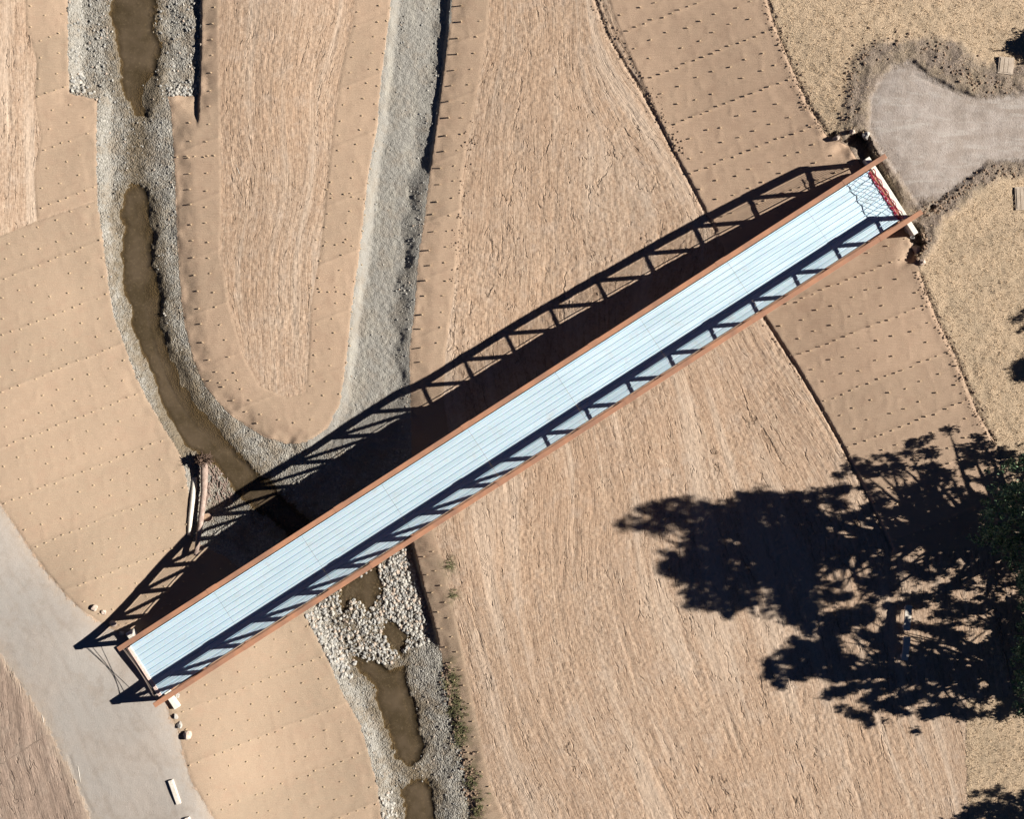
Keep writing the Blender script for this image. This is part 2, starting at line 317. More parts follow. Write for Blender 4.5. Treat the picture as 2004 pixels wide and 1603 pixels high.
    mow = 0.5+0.5*fbm(x*0.25+90, y*0.25, 2)
    pt = sstep(.35, .75, 0.5+0.7*fbm(x*0.33+11, y*0.16+5, 3)); pt2 = sstep(.4, .7, 0.5+0.7*fbm(x*0.5+71, y*0.22+15, 2))
    cl = fbm(u*2.6+5, F['v']*1.1, 3, 0.6)
    wob = .12*fbm(x*.7, y*.7, 3)
    def crease(n_, w_): return -np.exp(-(n_/w_)**2)
    cr = crease(perlin((u+wob)*.55+50, F['v']*0.05+9), .07)*sstep(-.1, .35, perlin(x*.5+3, y*.35)) + crease(perlin((u+wob)*1.1+80, F['v']*0.11+2), .13)*sstep(-.15, .3, perlin(x*.6+33, y*.3+7))*.8 + crease(perlin((u+wob)*2.0+10, F['v']*0.30+22), .22)*sstep(-.1, .3, perlin(x*.9+13, y*.6+17))*.8
    fs_ = perlin(u*3.4+5, F['v']*0.10+1)*.6+perlin(u*6.0+15, F['v']*0.22+8)*.4
    z = z + mt*(0.010*fl + 0.004*fl2*mow + 0.012*fs_*(.4+.9*pt2) + (0.012+0.030*pt)*fbm(x*4.2, y*3.8, 3, .65) + 0.026*cr*(.45+.55*pt2) + 0.022*fbm(x*5.2, y*5.2, 2))
    z = z + mdt*(0.05*fl + 0.03*fbm(x*2, y*2, 3))
    z = z + mb*(0.012*fbm(x*1.3, y*1.3, 3) + 0.010*fbm(rc*2.9*2.0, (x*0.93-y*0.37)*0.35, 2)) + 0.02*sstep(0, .1, F['blanket'])
    seam = np.abs(rc-np.round(rc))*2.9
    z = z + mb*(0.022*np.exp(-(seam/0.10)**2) + .010*np.maximum(0, perlin(x*.5+y*1.1+60, x*2.2-y*.5))**1.5*2)
    z = z + mp*(0.012*fbm(x*2, y*2, 4)) + mg*(0.05-.03*isdry)*fbm(x*5, y*5, 3)*(1-wk)
    z = z + md*(0.02*fbm(x*1.5, y*1.5, 4)-0.05) + mm*(0.10+0.16*fbm(x*1.6, y*1.6, 4))
    z = z + mgr*(0.05*fbm(x*2, y*2, 4))
    for L in TRENCH:
        d = pdist(L, px, py) + 0.05*fbm(x*3, y*3, 2)
        z = z - 0.12*np.exp(-(d/0.09)**2) - 0.03*np.exp(-((d-.3)/0.25)**2)*(1-mb)
    for L in (EDGE_R, EDGE_R2):
        d = pdist(L, px, py) + 0.12*fbm(x*2.2, y*2.2, 3)
        z = z - (0.05+.05*fbm(x*1.5, y*1.5, 2))*np.exp(-(d/0.10)**2) + 0.02*np.exp(-((d-.25)/0.2)**2)
    for L in RUTS:
        d = pdist(L, px, py) + 0.02*fbm(x*4, y*4, 2)
        z = z - 0.03*np.exp(-(d/0.09)**2)*(.4+.9*fbm(x*.8, y*.8, 2)+.3)
    F['z'] = z
    return F
def ground(px, py):
    a = np.array([float(px)]); b = np.array([float(py)])
    return float(fields(a, b)['z'][0])
def at(px, py, z=None, dz=0.0):
    if z is None: z = ground(px, py)
    k = (H-z)/(S*H)
    return Vector(((px-CX)*k, (CY-py)*k, z+dz))

# ------------------------------------------------------------ node helpers
class NT:
    def __init__(s, name):
        s.m = bpy.data.materials.new(name); s.m.use_nodes = True; s.t = s.m.node_tree; s.t.nodes.clear()
        s.out = s.n('ShaderNodeOutputMaterial'); s.b = s.n('ShaderNodeBsdfPrincipled'); s.l(s.b.outputs[0], s.out.inputs[0])
    def n(s, t, **k):
        x = s.t.nodes.new(t)
        for a, v in k.items(): setattr(x, a, v)
        return x
    def l(s, a, b): s.t.links.new(a, b)
    def put(s, sock, v):
        if isinstance(v, (int, float)): sock.default_value = v
        elif isinstance(v, tuple): sock.default_value = v if len(v) == 4 or sock.type == 'VECTOR' else (*v, 1)
        else: s.l(v, sock)
    def attr(s, nm, vec=False):
        a = s.n('ShaderNodeAttribute'); a.attribute_name = nm; return a.outputs['Vector' if vec else 'Fac']
    def math(s, op, a, b=0.0, c=0.0):
        m = s.n('ShaderNodeMath', operation=op); s.put(m.inputs[0], a); s.put(m.inputs[1], b); s.put(m.inputs[2], c); return m.outputs[0]
    def rng(s, v, a, b, c=0.0, d=1.0, sm=False):
        m = s.n('ShaderNodeMapRange'); m.clamp = True
        if sm: m.interpolation_type = 'SMOOTHSTEP'
        s.put(m.inputs[0], v); m.inputs[1].default_value = a; m.inputs[2].default_value = b; m.inputs[3].default_value = c; m.inputs[4].default_value = d
        return m.outputs[0]
    def mix(s, f, a, b, mode='MIX'):
        m = s.n('ShaderNodeMix', data_type='RGBA', blend_type=mode); s.put(m.inputs[0], f); s.put(m.inputs[6], a); s.put(m.inputs[7], b); return m.outputs[2]
    def mixf(s, f, a, b):
        m = s.n('ShaderNodeMix', data_type='FLOAT'); s.put(m.inputs[0], f); s.put(m.inputs[2], a); s.put(m.inputs[3], b); return m.outputs[0]
    def noise(s, vec, sc_, det=4, ro=0.55, dist=0.0, col=False):
        m = s.n('ShaderNodeTexNoise'); s.put(m.inputs['Vector'], vec); m.inputs['Scale'].default_value = sc_; m.inputs['Detail'].default_value = det
        m.inputs['Roughness'].default_value = ro; m.inputs['Distortion'].default_value = dist; return m.outputs[1 if col else 0]
    def vor(s, vec, sc_, feat='F1', out=0, rnd=1.0):
        m = s.n('ShaderNodeTexVoronoi', feature=feat); s.put(m.inputs['Vector'], vec); m.inputs['Scale'].default_value = sc_; m.inputs['Randomness'].default_value = rnd; return m.outputs[out]
    def mapv(s, vec, scale=(1, 1, 1), rot=(0, 0, 0)):
        m = s.n('ShaderNodeMapping'); s.put(m.inputs[0], vec); m.inputs['Scale'].default_value = scale; m.inputs['Rotation'].default_value = rot; return m.outputs[0]
    def geo(s): return s.n('ShaderNodeNewGeometry').outputs['Position']
    def obj(s): return s.n('ShaderNodeTexCoord').outputs['Object']
    def ramp(s, f, st):
        r = s.n('ShaderNodeValToRGB'); s.put(r.inputs[0], f); e = r.color_ramp.elements
        while len(e) < len(st): e.new(0.5)
        for i, (p, c) in enumerate(st): e[i].position = p; e[i].color = (*c, 1)
        return r.outputs[0]
    def bump(s, h, dist=0.02, st=1.0):
        b = s.n('ShaderNodeBump'); s.put(b.inputs['Height'], h); b.inputs['Distance'].default_value = dist; b.inputs['Strength'].default_value = st
        s.l(b.outputs[0], s.b.inputs['Normal'])
    def fin(s, col, rough=0.9, metal=0.0, spec=0.2):
        s.put(s.b.inputs['Base Color'], col); s.put(s.b.inputs['Roughness'], rough); s.put(s.b.inputs['Metallic'], metal); s.b.inputs['Specular IOR Level'].default_value = spec
        return s.m

def terrain_material():
    N = NT('ground_cover'); P = N.geo(); flow = N.attr('flow', True)
    e1 = N.noise(P, 3.0, 5, 0.65); e1 = N.math('SUBTRACT', e1, 0.5)
    e2 = N.noise(P, 14.0, 3, 0.6); e2 = N.math('SUBTRACT', e2, 0.5)
    big = N.noise(P, 0.22, 4, 0.6); mid = N.noise(P, 1.1, 5, 0.6); fine = N.noise(P, 11.0, 5, 0.7); vfine = N.noise(P, 34.0, 3, 0.65)
    def mask(nm, a1=0.35, a2=0.15, lo=-0.02, hi=0.04):
        v = N.math('ADD', N.attr(nm), N.math('ADD', N.math('MULTIPLY', e1, a1), N.math('MULTIPLY', e2, a2)))
        return N.rng(v, lo, hi)
    # tilled soil with straw
    fA = N.noise(N.mapv(flow, (3.2, 0.16, 1)), 1.0, 6, 0.7, 0.0)
    fB = N.noise(N.mapv(flow, (9.0, 1.6, 1)), 1.0, 5, 0.75, 0.0); fC = N.noise(N.mapv(flow, (16.0, 0.35, 1)), 1.0, 3, 0.6, 0.0)
    med = N.noise(P, 5.0, 5, 0.7)
    c = N.mix(N.rng(big, 0.35, 0.65), (.41, .295, .212), (.395, .305, .235))
    c = N.mix(N.rng(fA, 0.38, 0.62), N.mix(0.42, c, (.29, .195, .135)), c)
    c = N.mix(N.math('MULTIPLY', N.rng(fB, 0.46, 0.37), 0.60), c, (.17, .105, .07))
    c = N.mix(N.math('MULTIPLY', N.rng(fine, 0.50, 0.36), 0.62), c, (.19, .125, .08))
    c = N.mix(N.math('MULTIPLY', N.rng(vfine, 0.56, 0.70), 0.6), c, (.56, .43, .30))
    c = N.mix(N.math('MULTIPLY', N.rng(fC, 0.46, 0.36), 0.24), c, (.24, .16, .105)); c = N.mix(N.math('MULTIPLY', N.rng(fC, 0.54, 0.66), 0.28), c, (.55, .435, .32))
    c = N.mix(N.math('MULTIPLY', N.rng(mid, 0.52, 0.70), 0.40), c, (.42, .345, .285)); c = N.mix(N.math('MULTIPLY', N.rng(med, 0.46, 0.36), 0.60), c, (.25, .17, .115))
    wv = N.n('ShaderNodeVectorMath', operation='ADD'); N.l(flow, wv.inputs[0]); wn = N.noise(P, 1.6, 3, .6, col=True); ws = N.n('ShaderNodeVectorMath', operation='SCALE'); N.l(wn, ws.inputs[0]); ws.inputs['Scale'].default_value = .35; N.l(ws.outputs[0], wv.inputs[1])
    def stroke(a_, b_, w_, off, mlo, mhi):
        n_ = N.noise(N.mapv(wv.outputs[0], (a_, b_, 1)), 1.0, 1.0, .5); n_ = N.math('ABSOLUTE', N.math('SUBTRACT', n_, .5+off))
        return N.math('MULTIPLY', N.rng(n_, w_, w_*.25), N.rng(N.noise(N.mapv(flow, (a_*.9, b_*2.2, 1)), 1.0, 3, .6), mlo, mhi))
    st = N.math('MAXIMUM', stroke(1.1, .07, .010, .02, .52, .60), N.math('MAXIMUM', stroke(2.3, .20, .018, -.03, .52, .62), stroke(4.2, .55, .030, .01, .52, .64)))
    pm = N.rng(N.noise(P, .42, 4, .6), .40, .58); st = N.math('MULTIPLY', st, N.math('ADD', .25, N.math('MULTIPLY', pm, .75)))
    blot = N.noise(P, 1.9, 6, .72); c = N.mix(N.math('MULTIPLY', N.rng(blot, .56, .68), .55), c, (.27, .185, .125)); c = N.mix(N.math('MULTIPLY', N.rng(blot, .44, .34), .45), c, (.50, .395, .30))
    c = N.mix(N.math('MULTIPLY', st, .72), c, (.16, .108, .073))  # dark furrow soil, with the shade inside the cracks painted in too
    lane = N.noise(N.mapv(flow, (.85, .05, 1)), 1.0, 3, .55); c = N.mix(N.math('MULTIPLY', N.rng(lane, .53, .63), .50), c, (.46, .375, .30)); c = N.mix(N.math('MULTIPLY', N.rng(lane, .47, .37), .35), c, (.31, .215, .15))
    hT = N.math('ADD', N.math('MULTIPLY', st, -1.1), N.math('ADD', N.math('MULTIPLY', fB, 0.7), N.math('MULTIPLY', fC, 0.35)), N.math('ADD', N.math('MULTIPLY', fine, 1.0), N.math('MULTIPLY', vfine, 0.5)))
    # dry grass
    gv = N.mapv(P, (1, 1, 1)); g1 = N.noise(gv, 15.0, 5, 0.75, 0.2); g2 = N.noise(P, 0.8, 4, 0.6)
    cg = N.mix(N.rng(g1, 0.36, 0.62), (.39, .29, .20), (.56, .435, .305))
    cg = N.mix(N.math('MULTIPLY', N.rng(g2, 0.42, 0.62), 0.45), cg, (.33, .265, .19))
    m = mask('s_grass', 0.5, 0.2); c = N.mix(m, c, cg); h = N.mixf(m, hT, N.math('MULTIPLY', g1, 2.2))
    # grey-brown soil (mound round the pad)
    cm = N.mix(N.rng(fine, 0.38, 0.62), (.15, .12, .097), (.285, .23, .19))
    cm = N.mix(N.math('MULTIPLY', N.rng(g2, 0.4, 0.65), 0.5), cm, (.31, .25, .17))
    m = mask('s_mound', 0.9, 0.3, -0.1, 0.35); c = N.mix(m, c, cm); h = N.mixf(m, h, N.math('MULTIPLY', fine, 2.6))
    # brown dirt (lower left)
    cd = N.mix(N.rng(fA, 0.35, 0.65), (.20, .15, .118), (.33, .25, .20)); cd = N.mix(N.math('MULTIPLY', N.rng(mid, .5, .7), .5), cd, (.30, .245, .20))
    cd = N.mix(N.math('MULTIPLY', N.rng(fine, 0.46, 0.36), 0.5), cd, (.13, .095, .07))
    m = mask('s_dirt', 0.35, 0.15, -0.05, 0.12); c = N.mix(m, c, cd); h = N.mixf(m, h, hT)
    edge = N.math('ABSOLUTE', N.attr('s_dirt')); em = N.math('MULTIPLY', N.rng(N.math('ADD', edge, N.math('MULTIPLY', e1, 0.8)), 0.5, 0.1), 0.5)
    c = N.mix(em, c, (.40, .32, .25))
    # gravel path
    cp = N.mix(N.rng(big, .4, .6), (.355, .318, .285), (.335, .312, .288)); cp = N.mix(N.math('MULTIPLY', N.rng(vfine, 0.40, 0.62), 1.0), N.mix(0.25, cp, (.2, .18, .16)), cp)
    cp = N.mix(N.math('MULTIPLY', N.rng(N.noise(P, .8, 6, .72), 0.50, 0.64), 0.60), cp, (.275, .238, .205)); cp = N.mix(N.math('MULTIPLY', N.rng(N.noise(P, 42.0, 2, .6), .62, .70), .55), cp, (.17, .145, .12)); cp = N.mix(N.rng(N.math('ADD', N.attr('s_path'), N.math('MULTIPLY', e1, 1.6)), .7, .0, 0, .45), cp, (.33, .265, .205))
    m = mask('s_path', 0.75, 0.35, -.05, .10); c = N.mix(m, c, cp); h = N.mixf(m, h, N.math('ADD', N.math('MULTIPLY', vfine, 0.35), N.math('MULTIPLY', fine, 0.25)))
    # worn pad
    pd = N.mix(N.rng(mid, .38, .62), (.275, .235, .208), (.335, .295, .27)); pd = N.mix(N.math('MULTIPLY', N.rng(fine, .46, .36), .35), pd, (.18, .15, .13))
    sw = N.noise(N.mapv(P, (0.6, 2.6, 1), (0, 0, 0.3)), 1.0, 4, .6, 1.0); pd = N.mix(N.math('MULTIPLY', N.rng(sw, .50, .64), .65), pd, (.375, .345, .318)); pd = N.mix(N.math('MULTIPLY', N.rng(N.noise(P, .7, 6, .72), .52, .64), .55), pd, (.205, .178, .158))
    pd = N.mix(N.math('MULTIPLY', N.rng(N.math('ADD', N.attr('s_pad'), N.math('MULTIPLY', e1, 1.8)), .55, .05), .6), pd, (.20, .165, .14)); m = mask('s_pad', 0.9, 0.35, -0.1, 0.25); c = N.mix(m, c, pd); h = N.mixf(m, h, N.math('MULTIPLY', fine, 0.6))
    # erosion blanket
    tn = N.attr('tint')
    bl = N.mix(tn, (.40, .29, .21), (.265, .207, .152))
    we = N.noise(N.mapv(P, (1.3, 13.0, 1), (0, 0, math.radians(-22))), 1.0, 5, .7, .3)
    bl = N.mix(N.math('MULTIPLY', N.rng(we, .38, .62), .26), bl, (.30, .205, .145))
    bl = N.mix(N.math('MULTIPLY', N.rng(vfine, .52, .72), .30), bl, (.55, .41, .28))
    bl = N.mix(N.math('MULTIPLY', N.rng(mid, .50, .74), .38), bl, (.29, .195, .14))
    m = mask('s_blanket', 0.16, 0.07, -0.01, 0.02); c = N.mix(m, c, bl); h = N.mixf(m, h, N.math('ADD', N.math('MULTIPLY', vfine, 0.45), N.math('MULTIPLY', we, 0.45)))
    # gravel bed
    vc = N.vor(P, 11.0, 'F1', 1); vd = N.vor(P, 11.0, 'F1', 0)
    v2 = N.vor(P, 26.0, 'F1', 1); v2d = N.vor(P, 26.0, 'F1', 0)
    hs = N.n('ShaderNodeSeparateColor'); N.l(vc, hs.inputs[0]); h2 = N.n('ShaderNodeSeparateColor'); N.l(v2, h2.inputs[0])
    gc = N.ramp(hs.outputs[0], [(0.0, (.21, .20, .175)), (.35, (.28, .268, .24)), (.7, (.325, .313, .285)), (1.0, (.44, .425, .39))])
    gc2 = N.ramp(h2.outputs[0], [(0.0, (.235, .222, .195)), (.4, (.29, .278, .25)), (.8, (.335, .322, .292)), (1.0, (.42, .405, .372))])
    gc = N.mix(N.rng(mid, .40, .60), gc, gc2)
    gc = N.mix(N.rng(mid, .46, .62), gc, N.mix(0.75, gc, (.27, .232, .185)))
    gc = N.mix(N.math('MULTIPLY', N.rng(N.noise(P, .55, 5, .7), .50, .62), .62), gc, (.235, .195, .15))
    gc = N.mix(N.math('MULTIPLY', N.rng(vd, .045, .075), .25), gc, (.15, .14, .12))
    dryf = N.attr('s_dry'); fg = N.mix(N.rng(fine, .30, .70), (.195, .187, .170), (.268, .259, .238)); fg = N.mix(N.math('MULTIPLY', N.rng(mid, .45, .62), .6), fg, (.225, .198, .165)); fg = N.mix(N.math('MULTIPLY', N.rng(N.noise(N.mapv(P, (2.2, .3, 1), (0, 0, -.12)), 1.0, 4, .6), .52, .64), .5), fg, (.34, .325, .285))
    fg = N.mix(N.math('MULTIPLY', N.rng(vfine, .62, .72), .8), fg, (.43, .43, .40))
    gc = N.mix(N.math('MULTIPLY', dryf, .92), gc, fg)
    wet = N.rng(N.math('ADD', N.attr('s_water'), N.math('MULTIPLY', e1, 2.0)), -.95, -0.10)
    gc = N.mix(N.math('MULTIPLY', wet, .82), gc, (.125, .098, .064))
    m = mask('s_gravel', 0.30, 0.18, -0.01, 0.03); c = N.mix(m, c, gc); h = N.mixf(m, h, N.math('SUBTRACT', N.math('MULTIPLY', fine, 1.0), N.math('MULTIPLY', vd, N.mixf(N.attr('s_dry'), 1.4, .4))))
    # weeds on the lower right bank
    wd = N.math('MULTIPLY', N.attr('s_weed'), N.rng(N.noise(P, 2.2, 5, .7), .45, .60)); c = N.mix(N.math('MULTIPLY', wd, .75), c, (.105, .105, .052))
    tr = N.attr('s_track'); c = N.mix(N.math('MULTIPLY', tr, .38), c, N.mix(.55, c, (.20, .155, .12))); h = N.math('SUBTRACT', h, N.math('MULTIPLY', tr, .06))
    N.bump(h, 0.055, 1.0)
    return N.fin(c, 0.95, 0.0, 0.12)

def steel_material():
    N = NT('weathering_steel'); P = N.geo(); a = N.noise(P, 0.9, 4, .6); b = N.noise(P, 9, 5, .65)
    c = N.mix(N.rng(a, .36, .64), (.245, .132, .088), (.375, .185, .108)); c = N.mix(N.math('MULTIPLY', N.rng(b, .45, .65), .35), c, (.27, .16, .11))
    N.bump(b, 0.003, .6); return N.fin(c, 0.72, 0.0, 0.25)
def deck_material():
    N = NT('galvanised_deck'); P = N.obj(); a = N.noise(N.mapv(P, (.25, 3.0, 3)), 1.0, 5, .6); b = N.noise(P, 16, 3, .6); v = N.vor(P, 30, 'F1', 1)
    c = N.mix(N.rng(a, .35, .65), (.55, .74, .87), (.635, .81, .925)); oi = N.n('ShaderNodeObjectInfo'); c = N.mix(N.math('MULTIPLY', oi.outputs['Random'], .22), c, (.50, .60, .64)); c = N.mix(.10, c, v); dz_ = N.noise(P, .8, 5, .7); c = N.mix(N.math('MULTIPLY', N.rng(dz_, .56, .72), .35), c, (.50, .47, .42)); c = N.mix(N.math('MULTIPLY', N.rng(b, .58, .72), .25), c, (.8, .85, .87))
    N.bump(b, 0.002, .5); return N.fin(c, N.rng(a, .3, .7, .38, .50), 0.40, 0.6)
def simple(name, c1, c2, sc_=6.0, rough=.85, bump_=.01, spec=.2, metal=0.0):
    N = NT(name); P = N.obj(); a = N.noise(P, sc_, 5, .65); b = N.noise(P, sc_*5, 4, .6)
    c = N.mix(N.rng(a, .36, .64), c1, c2); c = N.mix(N.math('MULTIPLY', N.rng(b, .5, .7), .3), c, tuple(x*.7 for x in c1))
    if bump_: N.bump(N.math('ADD', a, N.math('MULTIPLY', b, .4)), bump_, 1.0)
    return N.fin(c, rough, metal, spec)
def water_material():
    N = NT('murky_water'); P = N.geo(); a = N.noise(P, .7, 4, .6); b = N.noise(P, 7, 4, .6)
    c = N.mix(N.rng(a, .38, .64), (.062, .046, .027), (.098, .073, .048)); c = N.mix(N.math('MULTIPLY', N.rng(b, .55, .75), .4), c, (.20, .15, .09))
    N.bump(N.noise(P, 14, 2, .5), .002, .5); m = N.fin(c, .12, 0.0, .35)
    tr = N.n('ShaderNodeBsdfTransparent'); tr.inputs[0].default_value = (.80, .72, .58, 1); mx = N.n('ShaderNodeMixShader'); N.l(N.rng(N.attr('depth'), -.02, .26, .03, .84), mx.inputs[0])
    N.l(tr.outputs[0], mx.inputs[1]); N.l(N.b.outputs[0], mx.inputs[2]); N.l(mx.outputs[0], N.out.inputs[0]); return m
M_T = terrain_material(); M_STEEL = steel_material(); M_DECK = deck_material(); M_W = water_material()
M_CONC = simple('cream_concrete', (.62, .60, .53), (.74, .71, .63), 5, .85, .004)
M_PINK = simple('primed_end_angle', (.60, .42, .36), (.74, .60, .54), 9, .7, .004)
M_GREYC = simple('pale_concrete', (.50, .46, .40), (.62, .58, .52), 7, .9, .01)
M_DUST = simple('dusty_concrete', (.32, .26, .205), (.42, .355, .29), 4, .95, .02)
M_WOOD = simple('stake_wood', (.48, .36, .23), (.62, .49, .33), 20, .8, .004)
M_NET = simple('red_plastic_net', (.24, .005, .03), (.34, .012, .05), 8, .5, 0)
M_ROPE = simple('dark_rope', (.10, .08, .07), (.16, .13, .11), 8, .9, 0)
M_LOG = simple('weathered_log', (.24, .175, .145), (.36, .28, .24), 4, .9, .03)
M_LOGEND = simple('sawn_log_end', (.30, .20, .14), (.42, .30, .20), 14, .9, .01)
M_ROOT = simple('root_bark', (.045, .03, .022), (.12, .08, .06), 6, .95, .02)
M_ROCK = [simple('boulder_%s' % n, a, b, 3.5, .9, .03) for n, a, b in (('tan', (.40, .32, .26), (.54, .45, .385)), ('grey', (.30, .285, .26), (.44, .42, .39)))]
M_COB = [simple('cobble_%s' % n, a, b, 8, .8, .008, .3) for n, a, b in (('pale', (.30, .288, .26), (.44, .42, .38)), ('grey', (.22, .218, .205), (.33, .325, .31)), ('dark', (.12, .112, .10), (.20, .19, .17)), ('warm', (.30, .24, .19), (.42, .35, .29)))]
M_STRAW = simple('dry_straw', (.50, .38, .25), (.64, .50, .35), 3, .8, 0)
M_WEED = simple('green_weed', (.10, .105, .05), (.19, .18, .09), 2, .7, 0)
M_BARK = simple('tree_bark', (.09, .07, .055), (.16, .13, .10), 5, .95, .03)
def leaf_material(nm, c1, c2):
    N = NT(nm); P = N.geo(); a = N.noise(P, .9, 3, .6); b = N.noise(P, 12, 2, .5)
    c = N.mix(N.rng(N.math('ADD', N.math('MULTIPLY', a, .6), N.math('MULTIPLY', b, .4)), .38, .62), c1, c2)
    return N.fin(c, .55, 0.0, .3)
M_LEAF = leaf_material('tree_leaves', (.045, .085, .042), (.20, .32, .17))

# ------------------------------------------------------------ terrain
STEP = 0.08
def axis(lo, hi):
    a = list(np.arange(lo, hi+1e-6, STEP)); s = STEP; x = a[-1]; up = []
    while x < 420: s *= 1.22; x += s; up.append(x)
    s = STEP; x = a[0]; dn = []
    while x > -420: s *= 1.22; x -= s; dn.append(x)
    return np.array(dn[::-1]+a+up)
ax = axis(-30.0, 30.0); ay = axis(-24.6, 24.6)
X, Y = np.meshgrid(ax, ay); sh = X.shape; Xf = X.ravel(); Yf = Y.ravel()
Z = np.full(Xf.shape, -2.0)
for it in range(3):
    k_ = S*H/(H-Z); pxx = CX + Xf*k_; pyy = CY - Yf*k_
    F = fields(pxx, pyy); Z = F['z']
k_ = S*H/(H-Z)
gy_, gx_ = np.gradient(Z.reshape(sh), ay, ax)
nrm = np.stack([-gx_.ravel(), -gy_.ravel(), np.ones(Xf.shape)], 1); nrm /= np.linalg.norm(nrm, axis=1)[:, None]
weed = np.zeros(Xf.shape)
for (a, b, r) in ((885, 1340, 26), (895, 1390, 26), (905, 1440, 26), (880, 1110, 18), (885, 1170, 14), (915, 1500, 20), (935, 1570, 26), (880, 1300, 16)):
    weed = np.maximum(weed, np.exp(-((pxx-a)**2+(pyy-b)**2)/(r*r)))
track = np.zeros(Xf.shape)
for L in TRACKS:
    d_ = pdist(L, pxx+3*perlin(pxx/60, pyy/60), pyy); track = np.maximum(track, np.exp(-(d_/.12)**4)*(.55+.6*perlin(pxx/40+7, pyy/40)+.3*np.sin((pxx+pyy)*.9)))
dry = ((pxx > 600) & (pyy < 880)).astype(float)
ATT = {'s_grass': F['grass'], 's_mound': F['mound'], 's_dirt': F['dirt'], 's_path': F['path'], 's_pad': F['pad'], 's_blanket': F['blanket'], 's_gravel': F['gravel'],
       's_water': F['wet'], 'tint': F['tint'], 's_dry': dry, 's_track': np.clip(track, 0, 1), 's_weed': weed}
FLOW = np.stack([F['u'], F['v'], np.zeros(Xf.shape)], 1)
nx, ny = sh[1], sh[0]
ii = (np.arange(ny-1)[:, None]*nx + np.arange(nx-1)[None, :]).ravel()
quads = np.stack([ii, ii+1, ii+nx+1, ii+nx], 1)
vid = np.zeros(Xf.shape, int)                       # 0 = open ground
vid[F['grass'] > 0] = 1; vid[F['mound'] > 0] = 2; vid[F['dirt'] > 0] = 3
vid = np.where(F['bid'] >= 0, 10+F['bid'], vid)
vid[F['path'] > 0] = 4; vid[F['pad'] > 0] = 5
vid[F['gravel'] > 0] = 6
fid = vid[quads[:, 0]]
def sub_mesh(name, sel):
    q = quads[sel]; used, inv = np.unique(q, return_inverse=True); q = inv.reshape(q.shape)
    me = bpy.data.meshes.new(name); nv = len(used); nf = len(q)
    me.vertices.add(nv); me.loops.add(nf*4); me.polygons.add(nf)
    me.vertices.foreach_set('co', np.stack([Xf[used], Yf[used], Z[used]], 1).ravel().astype(np.float32))
    me.loops.foreach_set('vertex_index', q.ravel().astype(np.int32))
    me.polygons.foreach_set('loop_start', (np.arange(nf)*4).astype(np.int32))
    me.polygons.foreach_set('loop_total', np.full(nf, 4, np.int32))
    me.update(calc_edges=True)
    me.polygons.foreach_set('use_smooth', np.ones(nf, bool))
    for k, v in ATT.items():
        a = me.attributes.new(k, 'FLOAT', 'POINT'); a.data.foreach_set('value', np.clip(v[used], -3, 3).astype(np.float32))
    a = me.attributes.new('flow', 'FLOAT_VECTOR', 'POINT'); a.data.foreach_set('vector', FLOW[used].ravel().astype(np.float32))
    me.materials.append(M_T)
    me.normals_split_custom_set_from_vertices(nrm[used].astype(np.float32))
    o = bpy.data.objects.new(name, me); COL.objects.link(o); return o
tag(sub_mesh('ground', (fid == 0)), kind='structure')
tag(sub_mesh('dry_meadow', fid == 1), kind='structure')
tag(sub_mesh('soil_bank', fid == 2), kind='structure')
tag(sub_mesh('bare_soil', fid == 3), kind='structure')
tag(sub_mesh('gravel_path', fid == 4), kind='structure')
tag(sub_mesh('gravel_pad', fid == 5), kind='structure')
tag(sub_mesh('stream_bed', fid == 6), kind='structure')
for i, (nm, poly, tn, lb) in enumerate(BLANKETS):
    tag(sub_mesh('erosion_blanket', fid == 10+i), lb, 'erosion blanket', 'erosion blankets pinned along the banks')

# water: level sheets that lie in the bed and end where the bed rises through them
V_ = []; F_ = []; D_ = []; done = {}
ZW = [-3.475, -3.465, -3.50, -3.50, -3.54, -3.54]
for qi, q in enumerate(WATER):
    P_ = np.array(q, float); x0_, y0_ = P_.min(0)-20; x1_, y1_ = P_.max(0)+20; st_ = 4.5
    gx2 = np.arange(x0_, x1_, st_); gy2 = np.arange(y0_, y1_, st_); XX, YY = np.meshgrid(gx2, gy2)
    Fw = fields(XX.ravel(), YY.ravel()); dep = ZW[qi]-Fw['z']; sd_ = sdf(q, XX.ravel(), YY.ravel())
    okv = (sd_ > -.42) & (dep > -.10); nxx = len(gx2); base_ = len(V_)
    k_5 = (H-ZW[qi])/(S*H)
    V_ += [((a-CX)*k_5, (CY-b)*k_5, ZW[qi]) for a, b in zip(XX.ravel(), YY.ravel())]; D_ += list(dep)
    for r in range(len(gy2)-1):
        for c_ in range(nxx-1):
            a = r*nxx+c_
            if okv[a] and okv[a+1] and okv[a+nxx] and okv[a+nxx+1]: F_.append((base_+a, base_+a+nxx, base_+a+nxx+1, base_+a+1))
used = sorted({i for f in F_ for i in f}); mp_ = {o_: n_ for n_, o_ in enumerate(used)}
me = bpy.data.meshes.new('water'); me.from_pydata([V_[i] for i in used], [], [tuple(mp_[i] for i in f) for f in F_]); me.update()
a = me.attributes.new('depth', 'FLOAT', 'POINT'); a.data.foreach_set('value', [float(D_[i]) for i in used]); me.materials.append(M_W)
me.polygons.foreach_set('use_smooth', [True]*len(me.polygons))
wob = bpy.data.objects.new('water', me); COL.objects.link(wob); tag(wob, kind='structure')

